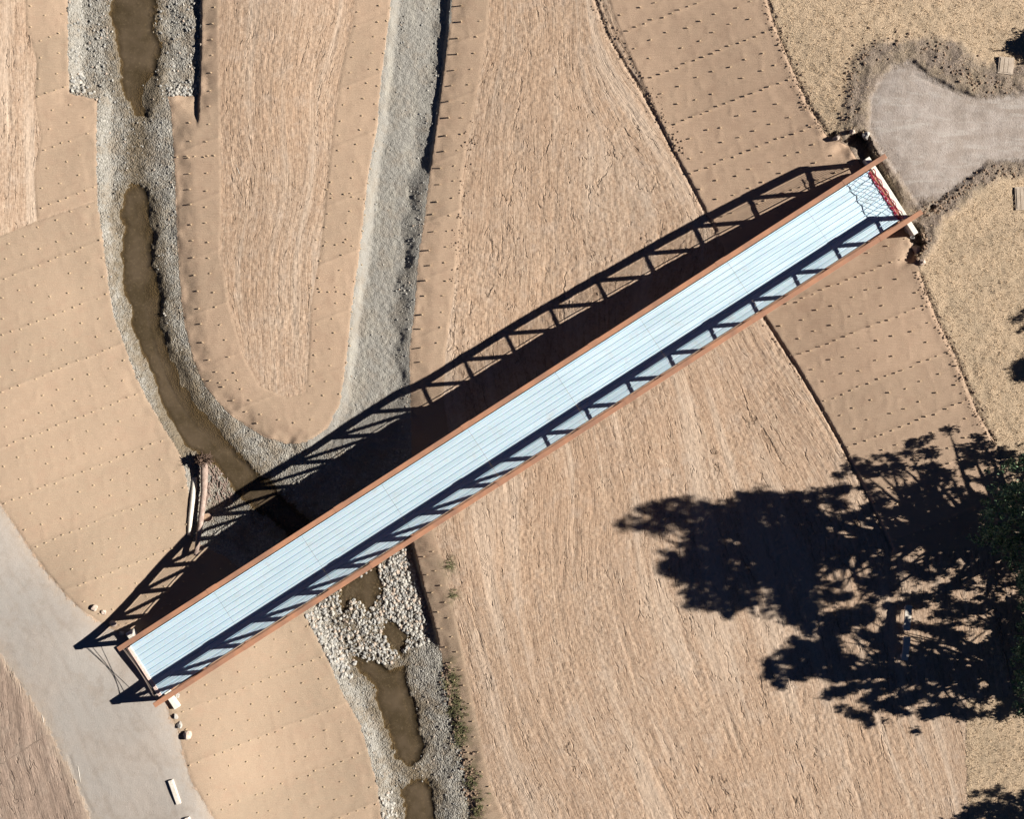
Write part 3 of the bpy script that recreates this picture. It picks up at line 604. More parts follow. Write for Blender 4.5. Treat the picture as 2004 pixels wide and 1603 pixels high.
# ------------------------------------------------------------ bridge
TOPZ = 1.50; CHW = 0.28; CHH = 0.27; HALF = 24.8; NP = 18; TY = 1.82
bc = at(1017.6, 842.8, TOPZ); ang = math.radians(32.77)
BR = empty('footbridge', (bc.x, bc.y, 0), ang)
tag(BR, 'long rust brown steel truss footbridge with a pale ribbed metal deck, crossing the stream', 'footbridge')
ca, sa = math.cos(ang), math.sin(ang)
def bw(s, t, z): return Vector((bc.x + s*ca - t*sa, bc.y + s*sa + t*ca, z))
pitch = 2*HALF/NP
for sd in (1, -1):
    y0 = sd*TY
    m = MB(); m.box(-HALF-.16, HALF+.16, y0-CHW/2, y0+CHW/2, TOPZ-CHH, TOPZ); m.build('top_chord', M_STEEL, BR, bevel=.02)
    m = MB(); m.box(-HALF+.56, HALF-.50, y0-.12, y0+.12, -.75, -.50); m.build('bottom_chord', M_STEEL, BR, bevel=.015)
    for i in range(NP+1):
        s = -HALF + i*pitch; hw = .10 if 0 < i < NP else .13
        m = MB(); m.box(s-hw, s+hw, y0-.09, y0+.09, (-.50 if 0 < i < NP else -.40), TOPZ-CHH); m.build('post', M_STEEL, BR)
    for i in range(NP):
        a, b = -HALF+i*pitch, -HALF+(i+1)*pitch
        if i < NP//2: p, q = (a, TOPZ-CHH), (b, -.56)      # slopes down towards midspan
        else: p, q = (b, TOPZ-CHH), (a, -.56)
        d = Vector((q[0]-p[0], 0, q[1]-p[1])).normalized()
        pa = Vector((p[0], y0, p[1]))+d*.12; qa = Vector((q[0], y0, q[1]))-d*.12
        m = MB(); m.bar(pa, qa, .13, .15, up=Vector((0, 1, 0))); m.build('diagonal', M_STEEL, BR)
    for i in range(2, NP, 3):
        s = -HALF+i*pitch+.45; m = MB(); m.box(s-.30, s+.30, y0-CHW/2-.012, y0+CHW/2+.012, TOPZ-.20, TOPZ+.010); m.build('splice_plate', M_STEEL, BR)
    m = MB(); yi = y0 - sd*(.09+.02)
    for k in range(8):
        z = .27+.115*k
        m.box(-HALF, HALF, yi-.007, yi+.007, z-.0075, z+.0075)
    m.build('railing', M_STEEL, BR)
    m = MB(); m.box(-HALF, HALF, yi-.006, yi+.006, .07, .15); m.build('toe_plate', M_STEEL, BR)
# deck: long ribbed sheets
DW = 1.63; xs0, xs1 = -HALF+.05, HALF-.62
n_r = 10; rp = (2*DW-.04)/n_r
joints = [-HALF+.05, -19.2, -13.4, -8.1, -2.4, 3.4, 9.0, 14.8, 20.1, xs1]
# fix order of profile points
def make_deck():
    rows = []
    pr = [(-DW, .05), (-DW+.004, .0)]
    for k in range(n_r):
        yb = -DW+.02+k*rp
        pr += [(yb, 0), (yb+rp*.44, 0), (yb+rp*.455, -.008), (yb+rp*.475, -.008), (yb+rp*.49, 0), (yb+rp-.070, 0), (yb+rp-.055, -.045), (yb+rp-.022, -.045), (yb+rp-.007, 0)]
    pr += [(DW-.004, 0), (DW, .05)]
    for j in range(len(joints)-1):
        m = MB(); dz = .004 if j % 2 else 0.0
        a, b = joints[j]+.006, joints[j+1]-.006
        vs = []; N_ = len(pr)
        for x in (a, b):
            for (yy, z) in pr: vs.append((x, yy, z+dz))
        for x in (a, b):
            for (yy, z) in pr: vs.append((x, yy, z+dz-.012))
        fs = []
        for i in range(N_-1):
            fs.append((i, N_+i, N_+i+1, i+1)); fs.append((2*N_+i, 2*N_+i+1, 3*N_+i+1, 3*N_+i))
            fs.append((i, i+1, 2*N_+i+1, 2*N_+i)); fs.append((N_+i, 3*N_+i, 3*N_+i+1, N_+i+1))
        m.add(vs, fs); o = m.build('deck_sheet', M_DECK, BR)
        bm = bmesh.new(); bm.from_mesh(o.data); bmesh.ops.recalc_face_normals(bm, faces=bm.faces[:]); bm.to_mesh(o.data); bm.free()
make_deck()
for i in range(NP+1):
    s = -HALF+i*pitch
    s = min(max(s, -HALF+.7), HALF-.75)
    m = MB(); m.box(s-.07, s+.07, -TY+.13, TY-.13, -.50, -.075); m.build('floor_beam', M_STEEL, BR)
for k in range(3):
    m = MB(); yy = (-1, 0, 1)[k]*1.1; m.box(-HALF+.2, HALF-.2, yy-.04, yy+.04, -.075, -.058); m.build('stringer', M_STEEL, BR)
m = MB(); m.box(-HALF-.13, -HALF+.05, -DW+.02, DW-.02, -.06, .05); o = m.build('end_angle', M_PINK, BR, bevel=.01); o['label'] = 'pinkish primed steel angle at the near end of the deck'
m = MB(); m.box(HALF-.62, HALF-.54, -DW+.02, DW-.02, -.06, -.01); m.build('end_angle', M_STEEL, BR, bevel=.01)

# concrete abutments
def rot_box(name, mat, s0, s1, t0, t1, z0, z1, label, cat, bev=.03):
    a = bw((s0+s1)/2, (t0+t1)/2, z0); m = MB(); m.box(-(s1-s0)/2, (s1-s0)/2, -(t1-t0)/2, (t1-t0)/2, 0, z1-z0)
    o = m.build(name, mat, None, bevel=bev); o.location = a; o.rotation_euler = (0, 0, ang)
    return tag(o, label, cat)
rot_box('concrete_abutment', M_CONC, HALF-.46, HALF-.16, -2.75, 2.30, -1.6, -.05, 'cream concrete abutment wall across the far end of the bridge beside the round pad', 'abutment')
rot_box('concrete_abutment', M_CONC, -HALF+.16, -HALF+.50, -2.70, 2.35, -1.4, -.10, 'pale concrete abutment wall under the near end of the bridge beside the path', 'abutment')

# red plastic net across the far end
NT_ = empty('safety_net', bw(HALF-.75, 0, 0), ang)
tag(NT_, 'red plastic safety net hung across the far end of the bridge deck', 'safety net')
m = MB(); ncx, ncz = 17, 5
def netp(i, j):
    t = -DW+.03+(2*DW-.06)*i/ncx; z = .08+.19*j; sag = .10*math.sin(math.pi*i/ncx)*j/ncz
    return Vector((.06*math.sin(i*1.7+j)+.05, t, z-sag+.015*math.sin(i*2.3+j*1.9)))
for i in range(ncx):
    for j in range(ncz):
        a, b, c, d = netp(i, j), netp(i+1, j), netp(i+1, j+1), netp(i, j+1)
        if (i+j) % 2: m.bar(a, c, .022, .012)
        else: m.bar(b, d, .022, .012)
m.build('mesh_panel', M_NET, NT_)
m = MB(); m.tube([netp(i, ncz) for i in range(ncx+1)], [.022]*(ncx+1), 6); m.build('top_cord', M_NET, NT_)
m = MB(); pts = []
for rr in range(3):
    m.tube([Vector((.06+.018*math.sin(i*1.3+rr*2)+rr*.05-.05, -DW+.06+(2*DW-.12)*i/30, .03+.02*math.sin(i*2.1+rr))) for i in range(31)], [.020+.006*math.sin(i*1.9+rr) for i in range(31)], 6)
m.build('fallen_fold', M_NET, NT_)
# dark hanging cords at near end
RP = empty('rope_barrier', bw(-HALF, 0, 0), ang); tag(RP, 'thin dark ropes crossing between the end posts at the near end of the bridge', 'rope barrier')
for (z0, z1, sg) in ((1.15, .55, .06), (.55, 1.15, .08), (.95, .9, .12), (1.2, 1.1, .30)):
    m = MB(); m.tube([(-.02, -TY+.1+(2*TY-.2)*i/14, z0+(z1-z0)*i/14-sg*math.sin(math.pi*i/14)) for i in range(15)], [.013]*15, 5); m.build('rope', M_ROPE, RP)

# ------------------------------------------------------------ stones
def rock_mesh(name, mat, seed, sub=2, rough=.28, sq=(1, 1, .75), cuts=0):
    bm = bmesh.new(); bmesh.ops.create_icosphere(bm, subdivisions=sub, radius=1.0); rr_ = random.Random(seed)
    for q in range(cuts):
        n = Vector((rr_.gauss(0, 1), rr_.gauss(0, 1), rr_.gauss(0, .8))).normalized(); d_ = rr_.uniform(.50, .78)
        for v in bm.verts:
            t = v.co.dot(n)-d_
            if t > 0: v.co -= n*t
    off = Vector((seed*7.3, seed*3.1, seed*1.7))
    for v in bm.verts:
        n1 = mnoise.noise(v.co*0.9+off); n2 = mnoise.noise(v.co*2.3+off)
        v.co *= 1+rough*n1*1.3+rough*.5*n2
        v.co = Vector((v.co.x*sq[0], v.co.y*sq[1], v.co.z*sq[2]))
    me = bpy.data.meshes.new(name); bm.to_mesh(me); bm.free(); me.materials.append(mat)
    me.polygons.foreach_set('use_smooth', [cuts == 0]*len(me.polygons))
    return me
def put(name, me, loc, scale, rot, label=None, cat=None, group=None):
    o = bpy.data.objects.new(name, me); COL.objects.link(o); o.location = loc; o.scale = scale; o.rotation_euler = rot
    return tag(o, label, cat, group)
BOULD = [
 (185, 1191, .26, 0, 'rounded tan boulder at the path edge, farthest from the near bridge end'),
 (223, 1221, .25, 0, 'squarish pale boulder inside the truss shadow near the near bridge end'),
 (204, 1199, .20, 0, 'small tan boulder half buried between two larger ones beside the path'),
 (239, 1240, .20, 1, 'small pale grey stone touching the near left corner of the bridge'),
 (347, 1360, .24, 1, 'flat grey stone tucked against the bridge just above the abutment corner'),
 (345, 1402, .19, 1, 'small grey stone just below the pale abutment corner'),
 (352, 1420, .24, 1, 'grey stone partly buried beside the reddish boulder on the path edge'),
 (366, 1438, .33, 0, 'large rounded reddish boulder at the path edge right of the near bridge end'),
 (1694, 266, .30, 1, 'grey boulder on the pad corner above the far abutment'),
 (1637, 270, .26, 0, 'tan boulder at the foot of the grassy bank, left of the far abutment'),
 (1668, 258, .22, 0, 'brown stone between the grassy bank and the far abutment'),
 (1785, 462, .24, 1, 'dark grey stone beneath the right corner of the far abutment'),
 (1791, 487, .33, 0, 'pale angular boulder below the right corner of the far abutment'),
 (1774, 448, .30, 1, 'shaded grey boulder wedged under the bridge at the far abutment'),
 (1805, 512, .20, 0, 'small tan stone lowest of the cluster under the far abutment'),
]
for i, (px, py, r, mi, lb) in enumerate(BOULD):
    p = at(px, py); put('boulder', rock_mesh('boulder', M_ROCK[mi], i+3, 4, .20, (1, .86, .75), 11), (p.x, p.y, p.z+r*.3), (r, r, r), (random.random()*.4, random.random()*.4, random.random()*6), lb, 'boulder', 'boulders beside the abutments')

_o = ['', 'first', 'second', 'third', 'fourth', 'fifth', 'sixth', 'seventh', 'eighth', 'ninth', 'tenth', 'eleventh', 'twelfth', 'thirteenth', 'fourteenth', 'fifteenth', 'sixteenth', 'seventeenth', 'eighteenth', 'nineteenth']
_t = ['', '', 'twenty', 'thirty', 'forty', 'fifty', 'sixty', 'seventy', 'eighty', 'ninety']; _tt = ['', '', 'twentieth', 'thirtieth', 'fortieth', 'fiftieth', 'sixtieth', 'seventieth', 'eightieth', 'ninetieth']
def ordw(n):
    if n < 20: return _o[n]
    return _tt[n//10] if n % 10 == 0 else _t[n//10]+'-'+_o[n % 10]
# cobbles and riprap in the channels
RIP = [(596, 1204), (640, 1170), (720, 1118), (795, 1072), (812, 1110), (830, 1180), (845, 1245), (838, 1262), (800, 1270), (770, 1300), (700, 1300), (672, 1320), (650, 1300)]
COBA = [(134, -20), (134, 100), (138, 180), (190, 190), (300, 230), (384, 185), (386, 100), (386, -20)]
COBL = [(742, 1560), (765, 1545), (775, 1580), (780, 1610), (750, 1610)]
def inside(poly, x, y): return sdf(poly, np.array([x]), np.array([y]))[0]
cob_me = [[rock_mesh('riprap_stone', M_COB[m_], 20+m_*5+k, 3, .30, (1, .78, .62), 7) for k in range(3)] for m_ in range(4)]
cand = []
def scat(poly, n, r0, r1, wts, pw=2.2):
    P = np.array(poly); x0, y0 = P.min(0); x1, y1 = P.max(0)
    xs = rng.uniform(x0, x1, n*3); ys = rng.uniform(y0, y1, n*3)
    d = sdf(poly, xs, ys); ok = d > 0.02; xs = xs[ok][:n]; ys = ys[ok][:n]
    z = fields(xs, ys)['z']; r = r0+(r1-r0)*rng.random(len(xs))**pw
    mi = rng.choice(4, len(xs), p=wts)
    return [(xs[i], ys[i], z[i], r[i], mi[i]) for i in range(len(xs))]
rip = scat(RIP, 2500, .03, .155, [.26, .44, .15, .15], 2.8)
rip += scat([(600, 1205), (625, 1190), (660, 1270), (690, 1320), (680, 1345), (640, 1285)], 130, .06, .19, [.5, .35, .05, .10], 1.4)
rip += scat([(735, 1110), (795, 1078), (830, 1180), (842, 1258), (800, 1250), (750, 1200)], 420, .05, .16, [.38, .34, .14, .14], 1.8)
rip = [q for q in rip]
rip.sort(key=lambda q: -q[3])
GRP = 'riprap stones piled in the stream below the bridge'
LBC = ['pale', 'grey', 'dark', 'brownish']
def rip_label(px, py, r, mi):
    sz = 'large' if r > .125 else ('mid-sized' if r > .095 else 'small')
    dL = pdist([(595, 1200), (640, 1290), (672, 1362)], np.array([px]), np.array([py]))[0]; dRt = pdist([(808, 1068), (832, 1160), (850, 1225), (864, 1278)], np.array([px]), np.array([py]))[0]
    w_ = 'left bank side' if dL < 1.6 else ('right bank side' if dRt < 1.6 else 'middle of the stream')
    return (sz, LBC[mi], w_)
RL = {}
for i_, q in sorted(enumerate(rip[:300]), key=lambda e: e[1][1]+.64*e[1][0]):
    k_4 = rip_label(q[0], q[1], q[3], q[4]); RL.setdefault(k_4, []).append(i_)
_RIPOBJ = []
for q in rip[:300]:
    px, py, z, r, mi = q; p = at(px, py, z)
    _RIPOBJ.append(put('riprap_stone', cob_me[mi][random.randrange(3)], (p.x, p.y, p.z+r*.15), (r, r*random.uniform(.75, 1.1), r), (random.random()*.8, random.random()*.8, random.random()*6.3), None, 'stone', GRP))
for k_4, v_4 in RL.items():
    for n_4, i_ in enumerate(v_4): _RIPOBJ[i_]['label'] = '%s %s %s riprap stone counting away from the bridge, %s' % ((ordw(n_4+1),)+k_4)
def stone_cloud(name, lst, sub=1, lift=.3):
    protos = []
    for k in range(6):
        bm = bmesh.new(); bmesh.ops.create_icosphere(bm, subdivisions=sub, radius=1.0)
        for v in bm.verts: v.co *= 1+.45*mnoise.noise(v.co*1.1+Vector((k*5.1, 3, 1))); v.co.z *= .75; v.co.y *= .85
        protos.append((np.array([v.co[:] for v in bm.verts]), np.array([[w_.index for w_ in f.verts] for f in bm.faces]))); bm.free()
    V = []; Fc = []; MI = []; n = 0
    for (px, py, z, r, mi) in lst:
        v, f = protos[random.randrange(6)]; a, b = random.random()*6.3, (random.random()-.5)*.8
        R = (Matrix.Rotation(a, 3, 'Z') @ Matrix.Rotation(b, 3, 'X')); p = at(px, py, z)
        V.append(v @ np.array(R).T * r + np.array([p.x, p.y, p.z+r*lift])); Fc.append(f+n); n += len(v); MI += [int(mi)]*len(f)
    V = np.concatenate(V); Fc = np.concatenate(Fc)
    me = bpy.data.meshes.new(name); me.from_pydata(V.tolist(), [], Fc.tolist())
    for q in M_COB: me.materials.append(q)
    me.polygons.foreach_set('material_index', MI); me.polygons.foreach_set('use_smooth', [sub > 1]*len(MI)); me.update()
    o = bpy.data.objects.new(name, me); COL.objects.link(o); return o
tag(stone_cloud('riprap', rip[300:], 2, .1), 'smaller riprap stones packed between the large ones below the bridge', 'riprap', kind='stuff')
xs = rng.uniform(120, 930, 60000); ys = rng.uniform(-40, 1640, 60000)
Fs = fields(xs, ys)
den = np.where((Fs['gravel'] > .02), .30, 0.0)
den = np.where((xs > 600) & (ys < 870), den*.10, den)
den = np.where((xs > 780) & (ys < 870) & (Fs['gravel'] > 0) & (Fs['gravel'] < 1.0), .45, den)
den = np.where((ys < 200) & (xs < 400) & (Fs['gravel'] > 0), .75, den)
den = np.where((Fs['water'] > -.75), den*.55, den); den = np.where((Fs['water'] > -.3), den*.30, den); den = np.where((Fs['water'] > -.02), den*.12, den)
den = den*np.clip(.45+1.1*(fbm(xs/S*.9, ys/S*.9, 3)+.35), .1, 1.3)
den = np.where((ys > 1250) & (xs > 640) & (Fs['gravel'] > 0), den*1.5, den)
ok = rng.random(len(xs)) < den
lst = []
for i in np.nonzero(ok)[0]:
    big_ = .075 if (ys[i] < 200 and xs[i] < 400) else .05
    r = .018+big_*random.random()**2.5
    lst.append((xs[i], ys[i], Fs['z'][i], r, np.random.choice(4, p=[.30, .42, .18, .10])))
lst += scat(COBL, 60, .06, .13, [.7, .2, .05, .05], 1.0)
lst += scat([(138, 150), (160, 140), (190, 185), (140, 180)], 40, .06, .14, [.6, .3, .05, .05], 1.0)
lst += scat([(328, 170), (388, 165), (388, 186), (330, 188)], 70, .05, .12, [.4, .4, .1, .1], 1.0)
tag(stone_cloud('cobbles', lst, 1, .25), 'loose grey cobbles and pebbles covering the stream channels', 'cobbles', kind='stuff')
# clods along rough edges and in the worked soil
lst = []
def along(L, n, wid, r0, r1, mi):
    P = np.array(L, float)
    for _ in range(n):
        i = random.randrange(len(P)-1); t = random.random(); q = P[i]*(1-t)+P[i+1]*t
        lst.append((q[0]+random.gauss(0, wid), q[1]+random.gauss(0, wid), None, r0+(r1-r0)*random.random()**2, mi))
M_CLOD = simple('soil_clod', (.17, .12, .085), (.30, .215, .155), 7, .95, .02)
for L in (EDGE_R, EDGE_R2): along(L, 380, 7, .02, .07, 3)
for L in TRENCH: along(L, 130, 4, .02, .07, 3)
along([(1655, 250), (1660, 190), (1668, 130), (1700, 95)], 130, 10, .02, .085, 2)
along([(1830, 120), (1890, 150), (1920, 165), (1990, 165)], 110, 9, .02, .085, 2)
along([(1810, 420), (1850, 395), (1890, 365), (1935, 335), (2000, 335)], 240, 7, .02, .085, 2)
along([(1700, 85), (1800, 80), (1880, 100)], 60, 16, .03, .10, 2)
along([(868, 1300), (890, 1400), (915, 1500), (930, 1600)], 260, 7, .03, .10, 2)
along([(1800, 510), (1790, 450), (1820, 480)], 80, 8, .03, .12, 2)
along([(1170, 0), (1230, 110), (1290, 215), (1330, 300)], 160, 7, .02, .08, 3)
along([(925, 230), (906, 400), (890, 560)], 120, 8, .02, .07, 3)
xs = np.array([q[0] for q in lst]); ys = np.array([q[1] for q in lst]); zz = fields(xs, ys)['z']
lst = [(q[0], q[1], zz[i], q[3], q[4]) for i, q in enumerate(lst)]
o = stone_cloud('soil_clods', lst, 1, .2); o.data.materials.clear(); o.data.materials.append(M_CLOD); o.data.polygons.foreach_set('material_index', [0]*len(o.data.polygons))
tag(o, 'loose brown soil clods along the edges of the graded ground', 'soil clods', kind='stuff')

# ------------------------------------------------------------ log with root wad
LG = empty('fallen_log', at(402, 960)); tag(LG, 'weathered fallen log with a spiky root mass at its upstream end, beside the stream', 'log')
def rel(v): return v-LG.location
g0 = at(404, 905, dz=.55); g1 = at(403, 960, dz=.50); g2 = at(396, 1030, dz=.60); g3 = at(388, 1085, dz=.65)
m = MB(); m.tube([rel(p) for p in (g0, g1, g2, g3)], [.22, .18, .16, .13], 14); m.build('trunk', M_LOG, LG, smooth=True)
m = MB(); rc_ = rel(at(402, 900, dz=.6))
for k in range(130):
    a = random.uniform(0, 2*math.pi); el = random.uniform(-.6, 1.2); L = random.uniform(.2, .62)
    d = Vector((math.cos(a)*math.cos(el)*1.1, math.sin(a)*math.cos(el)*.55+.1, math.sin(el)))
    p = rc_+d*.15; pts = [p.copy()]; rr = [.075]
    for q in range(5):
        d = (d+Vector((random.gauss(0, .42), random.gauss(0, .42), random.gauss(0, .42)))).normalized(); p = p+d*L/5; pts.append(p.copy()); rr.append(.075*(1-(q+1)/5.6))
    m.tube(pts, rr, 6)
me_ = rock_mesh('root_core', M_ROOT, 77, 3, .5, (1, .8, .8)); n0 = len(m.v)
m.add([rc_+Vector(v.co)*.36 for v in me_.vertices], [tuple(p_.vertices) for p_ in me_.polygons]); m.build('root_mass', M_ROOT, LG, smooth=True)
L2 = empty('log_stub', at(408, 1012)); tag(L2, 'short upright log stub with a round sawn brown top in the bridge truss shadow', 'log stub')
m = MB(); m.tube([(0, 0, -.3), (.0, 0, .15), (.02, 0, .5)], [.27, .25, .24], 16); m.build('trunk', M_LOG, L2, smooth=False)
m = MB(); m.tube([(.02, 0, .5), (.02, 0, .512)], [.225, .22], 16); m.build('sawn_end', M_LOGEND, L2)
# pale drift timber along the bank
dp0, dp1 = at(381, 935, dz=.03), at(370, 1048, dz=.03)
o = None
m = MB(); c0 = (dp0+dp1)/2
m.tube([dp0-c0, (dp0-c0)*.3+Vector((.03, 0, .05)), (dp1-c0)*.4, dp1-c0], [.15, .17, .16, .10], 10); o = m.build('drift_timber', M_GREYC, smooth=True); o.location = c0
tag(o, 'pale bleached timber lying along the bank left of the fallen log', 'timber')
# debris pieces
lst = []
for _ in range(160):
    px = random.uniform(385, 455); py = random.uniform(895, 990)
    if px > 400+(py-885)*.6+12 : continue
    a = random.gauss(1.9, .4); L = random.uniform(.1, .45); p = at(px, py, dz=.03)
    lst.append((p, a, L))
m = MB()
for p, a, L in lst:
    d = Vector((math.cos(a), math.sin(a), random.uniform(-.1, .25)))*L/2; m.bar(p-d, p+d, .035, .03)
tag(m.build('wood_debris', M_LOG), 'scattered broken wood chips around the root mass', 'wood debris', kind='stuff')

# ------------------------------------------------------------ small concrete pieces
def block(name, pts, hh, mat, label, cat, dz=0):
    """low block along a line with chamfered top"""
    (x0, y0), (x1, y1), wd = pts[0], pts[1], pts[2]
    a = at(x0, y0); b = at(x1, y1); z = max(a.z, b.z); a.z = b.z = z; c = (a+b)/2; L = (b-a).length/2; an = math.atan2(b.y-a.y, b.x-a.x)
    hw = wd/2; m = MB(); vs = []
    for x in (-L, L):
        for (yy, zz) in ((-hw, -.12), (hw, -.12), (hw, hh*.6), (hw*.72, hh), (-hw*.72, hh), (-hw, hh*.6)): vs.append((x, yy, zz+dz))
    m.add(vs, [(5, 4, 3, 2, 1, 0), (6, 7, 8, 9, 10, 11)]+[(i, (i+1) % 6, 6+(i+1) % 6, 6+i) for i in range(6)])
    o = m.build(name, mat, bevel=.012); o.location = c; o.rotation_euler = (0, 0, an)
    return tag(o, label, cat)
block('concrete_parking_block', ((334, 1527), (350, 1574), .31), .10, M_GREYC, 'pale concrete parking block lying on the grey path', 'parking block')
block('concrete_parking_block', ((366, 1600), (384, 1650), .31), .16, M_GREYC, 'pale concrete parking block cut by the bottom edge, below the other on the path', 'parking block')
def bench(a, b, label):
    A = at(*a); B = at(*b); z = max(A.z, B.z); c = (A+B)/2; c.z = z; an = math.atan2(B.y-A.y, B.x-A.x); L = (B-A).length/2
    e = empty('bench', c, an); tag(e, label, 'bench', 'pale benches under the tree')
    m = MB(); m.box(-L, L, -.19, .19, .38, .46); m.build('seat', M_GREYC, e, bevel=.01)
    for s in (-1, 1):
        m = MB(); m.box(s*L*.72-.07, s*L*.72+.07, -.15, .15, -.1, .38); m.build('leg', M_GREYC, e)
bench((1775, 1183), (1770, 1232), 'pale bench in the tree shadow, upper of the two placed end to end')
bench((1772, 1244), (1766, 1290), 'pale bench in the tree shadow, lower of the two placed end to end')
def slab(px, py, w_, l_, rz, label):
    p = at(px, py, dz=-.03); e = empty('utility_vault', p, rz); tag(e, label, 'utility vault', 'concrete utility vaults in the dry grass')
    m = MB(); m.box(-w_/2, w_/2, -l_/2, l_/2, -.3, .10); m.build('frame', M_DUST, e, bevel=.015)
    m = MB()
    for k in range(3): m.box(-w_/2+.08+k*(w_-.16)/3, -w_/2+.08+(k+1)*(w_-.16)/3-.02, -l_/2+.08, l_/2-.08, .10, .125)
    m.build('lid', M_DUST, e, bevel=.006)
slab(1968, 128, .85, .95, -.12, 'pale concrete utility vault lid in the grass by the soil bank at top right')
slab(2000, 388, .8, 1.3, .05, 'pale concrete utility vault lid cut by the right edge, below the pad')
for (a, b, lb) in (((82, 1400), (85, 1415), 'short bleached stick at the left edge of the path'), ((152, 1500), (157, 1532), 'long bleached stick at the left edge of the path, nearer the bottom'), ((462, 322), (472, 352), 'thin bleached stick in the worked soil of the tongue of land')):
    A = at(*a, dz=.0); B = at(*b, dz=.0); c = (A+B)/2; m = MB(); m.tube([A-c, Vector((.02, 0, .0)), B-c], [.018, .022, .015], 6); o = m.build('stick', M_GREYC, smooth=True); o.location = c; tag(o, lb, 'stick', 'bleached sticks')

# ------------------------------------------------------------ stakes
stk = []     # (px, py, height, blanket index)
RD = np.array([.93, -.37])             # direction of the blanket rolls in the plan
RP_ = np.array([.37, .93])
def stake_grid(bi, poly, row, sp, hmin, hmax, skip=0.0, excl=None):
    P = np.array(poly); 
    for r in range(-40, 120):
        q0 = RP_*(r*row)
        seam_row = (r % 3 == 0)
        sp_ = sp*.52 if seam_row else sp
        n = int(2600/sp_)
        for k in range(-int(700/sp_), n):
            jx = random.gauss(0, 1.6) if seam_row else random.gauss(0, 3.2)
            p = q0 + RD*(k*sp_+(.5*sp_ if r % 2 else 0)) + np.array([jx, random.gauss(0, 1.2 if seam_row else 3)])
            if not (-10 < p[0] < 2014 and -10 < p[1] < 1613): continue
            if random.random() < skip: continue
            stk.append((p[0], p[1], random.uniform(hmin, hmax), bi, ('g', r)))
rowL = 2.9*S/3.0
def filt(bi, lo=.12, extra=None):
    global stk
    mine = [s for s in stk if s[3] == bi]; rest = [s for s in stk if s[3] != bi]
    x = np.array([s[0] for s in mine]); y = np.array([s[1] for s in mine])
    d = sdf(BLANKETS[bi][1], x, y)
    if BLANKETS[bi][0] == 'island': d = np.minimum(d, -sdf(ISL_IN, x, y))
    stk = rest+[s for s, dd in zip(mine, d) if dd > lo]
for nm, sp, h0, h1 in (('upleft', 35, .06, .10), ('left', 35, .07, .11), ('lowleft', 35, .07, .11), ('ne', 35, .07, .125), ('se', 35, .07, .125)):
    bi = [b[0] for b in BLANKETS].index(nm); stake_grid(bi, None, rowL, sp, h0, h1, .05); filt(bi)
LN = [0]; LDESC = {}
def stake_line(nm, L, sp, off, h0, h1, jit=2.0, desc=''):
    LN[0] += 1; LDESC[LN[0]] = desc
    bi = [b[0] for b in BLANKETS].index(nm); P = np.array(L, float); acc = 0
    for i in range(len(P)-1):
        d = P[i+1]-P[i]; ln = np.hypot(*d); d /= ln; n = np.array([-d[1], d[0]]); t = acc
        while t < ln:
            q = P[i]+d*t+n*off; stk.append((q[0]+random.gauss(0, jit), q[1]+random.gauss(0, jit), random.uniform(h0, h1), bi, ('l', LN[0]))); t += sp
        acc = t-ln
stake_line('rbank', [(905, 10), (893, 100), (880, 200), (868, 290), (853, 400), (842, 500), (826, 620), (822, 740)], 32, 0, .17, .30, desc='top|in tall row along right edge of dry channel')
stake_line('rbank', [(938, 40), (922, 140), (905, 240), (890, 330), (878, 450), (866, 580), (858, 700)], 32, 0, .07, .12, desc='top|in outer row of the strip right of the dry channel')
stake_line('island', [(763, 10), (752, 100), (738, 180), (730, 300), (715, 400), (702, 520), (690, 620), (678, 720), (655, 800)], 32, 0, .05, .09, desc='top|in row along the left edge of the dry channel')
stake_line('island', [(742, 10), (728, 100), (712, 200), (696, 300), (685, 420), (668, 520), (655, 600), (648, 700), (640, 770), (590, 800)], 31, 0, .06, .10, desc='top|in second row left of the dry channel')
stake_line('island', [(700, 20), (690, 100), (680, 180), (665, 260), (655, 340), (642, 430), (625, 530), (620, 620), (616, 720), (600, 780)], 31, 0, .06, .10, desc='top|in third row left of the dry channel')
stake_line('island', [(415, 10), (415, 100), (412, 200), (404, 290), (404, 400), (408, 500), (420, 580), (440, 680), (470, 760), (520, 815), (560, 830), (610, 820)], 33, 0, .07, .12, desc='top|in inner row round the tongue of land')
stake_line('island', [(372, 240), (372, 340), (374, 440), (380, 520), (388, 590), (400, 680), (425, 740), (460, 790), (520, 840)], 33, 0, .09, .15, desc='top|in outer row along the curving stream bank')
stake_line('island', [(350, 308), (425, 308)], 17, 0, .07, .12, desc='left|in seam row below the dark step of the upper stream'); stake_line('island', [(395, 745), (475, 748)], 17, 0, .06, .1, desc='left|in seam row at the stream bend')
stake_line('island', [(620, 470), (705, 480)], 18, 0, .06, .1, desc='left|in middle seam row left of the dry channel'); stake_line('island', [(636, 372), (715, 392)], 18, 0, .06, .1, desc='left|in upper seam row left of the dry channel'); stake_line('island', [(608, 565), (690, 575)], 18, 0, .06, .1, desc='left|in lower seam row left of the dry channel')
stake_line('rlow', [(845, 1080), (870, 1180), (900, 1300), (925, 1420), (945, 1510), (965, 1590)], 34, 0, .06, .11, desc='top|in outer row of the weedy lower strip')
stake_line('rlow', [(828, 1090), (850, 1180), (872, 1260), (895, 1350), (908, 1430), (920, 1500), (935, 1590)], 36, 0, .08, .14, desc='top|in inner row of the weedy lower strip')
def out_of_bridge(px, py):
    s = (px-1017.6)*.841-(-(py-842.8))*(-.541); t = (px-1017.6)*.541+(py-842.8)*.841
    return abs(t) > 72 or abs((px-1017.6)*.841-(py-842.8)*.541) > 905
stk = [s for s in stk if out_of_bridge(s[0], s[1]) and 0 < s[0] < 2004 and 0 < s[1] < 1603]
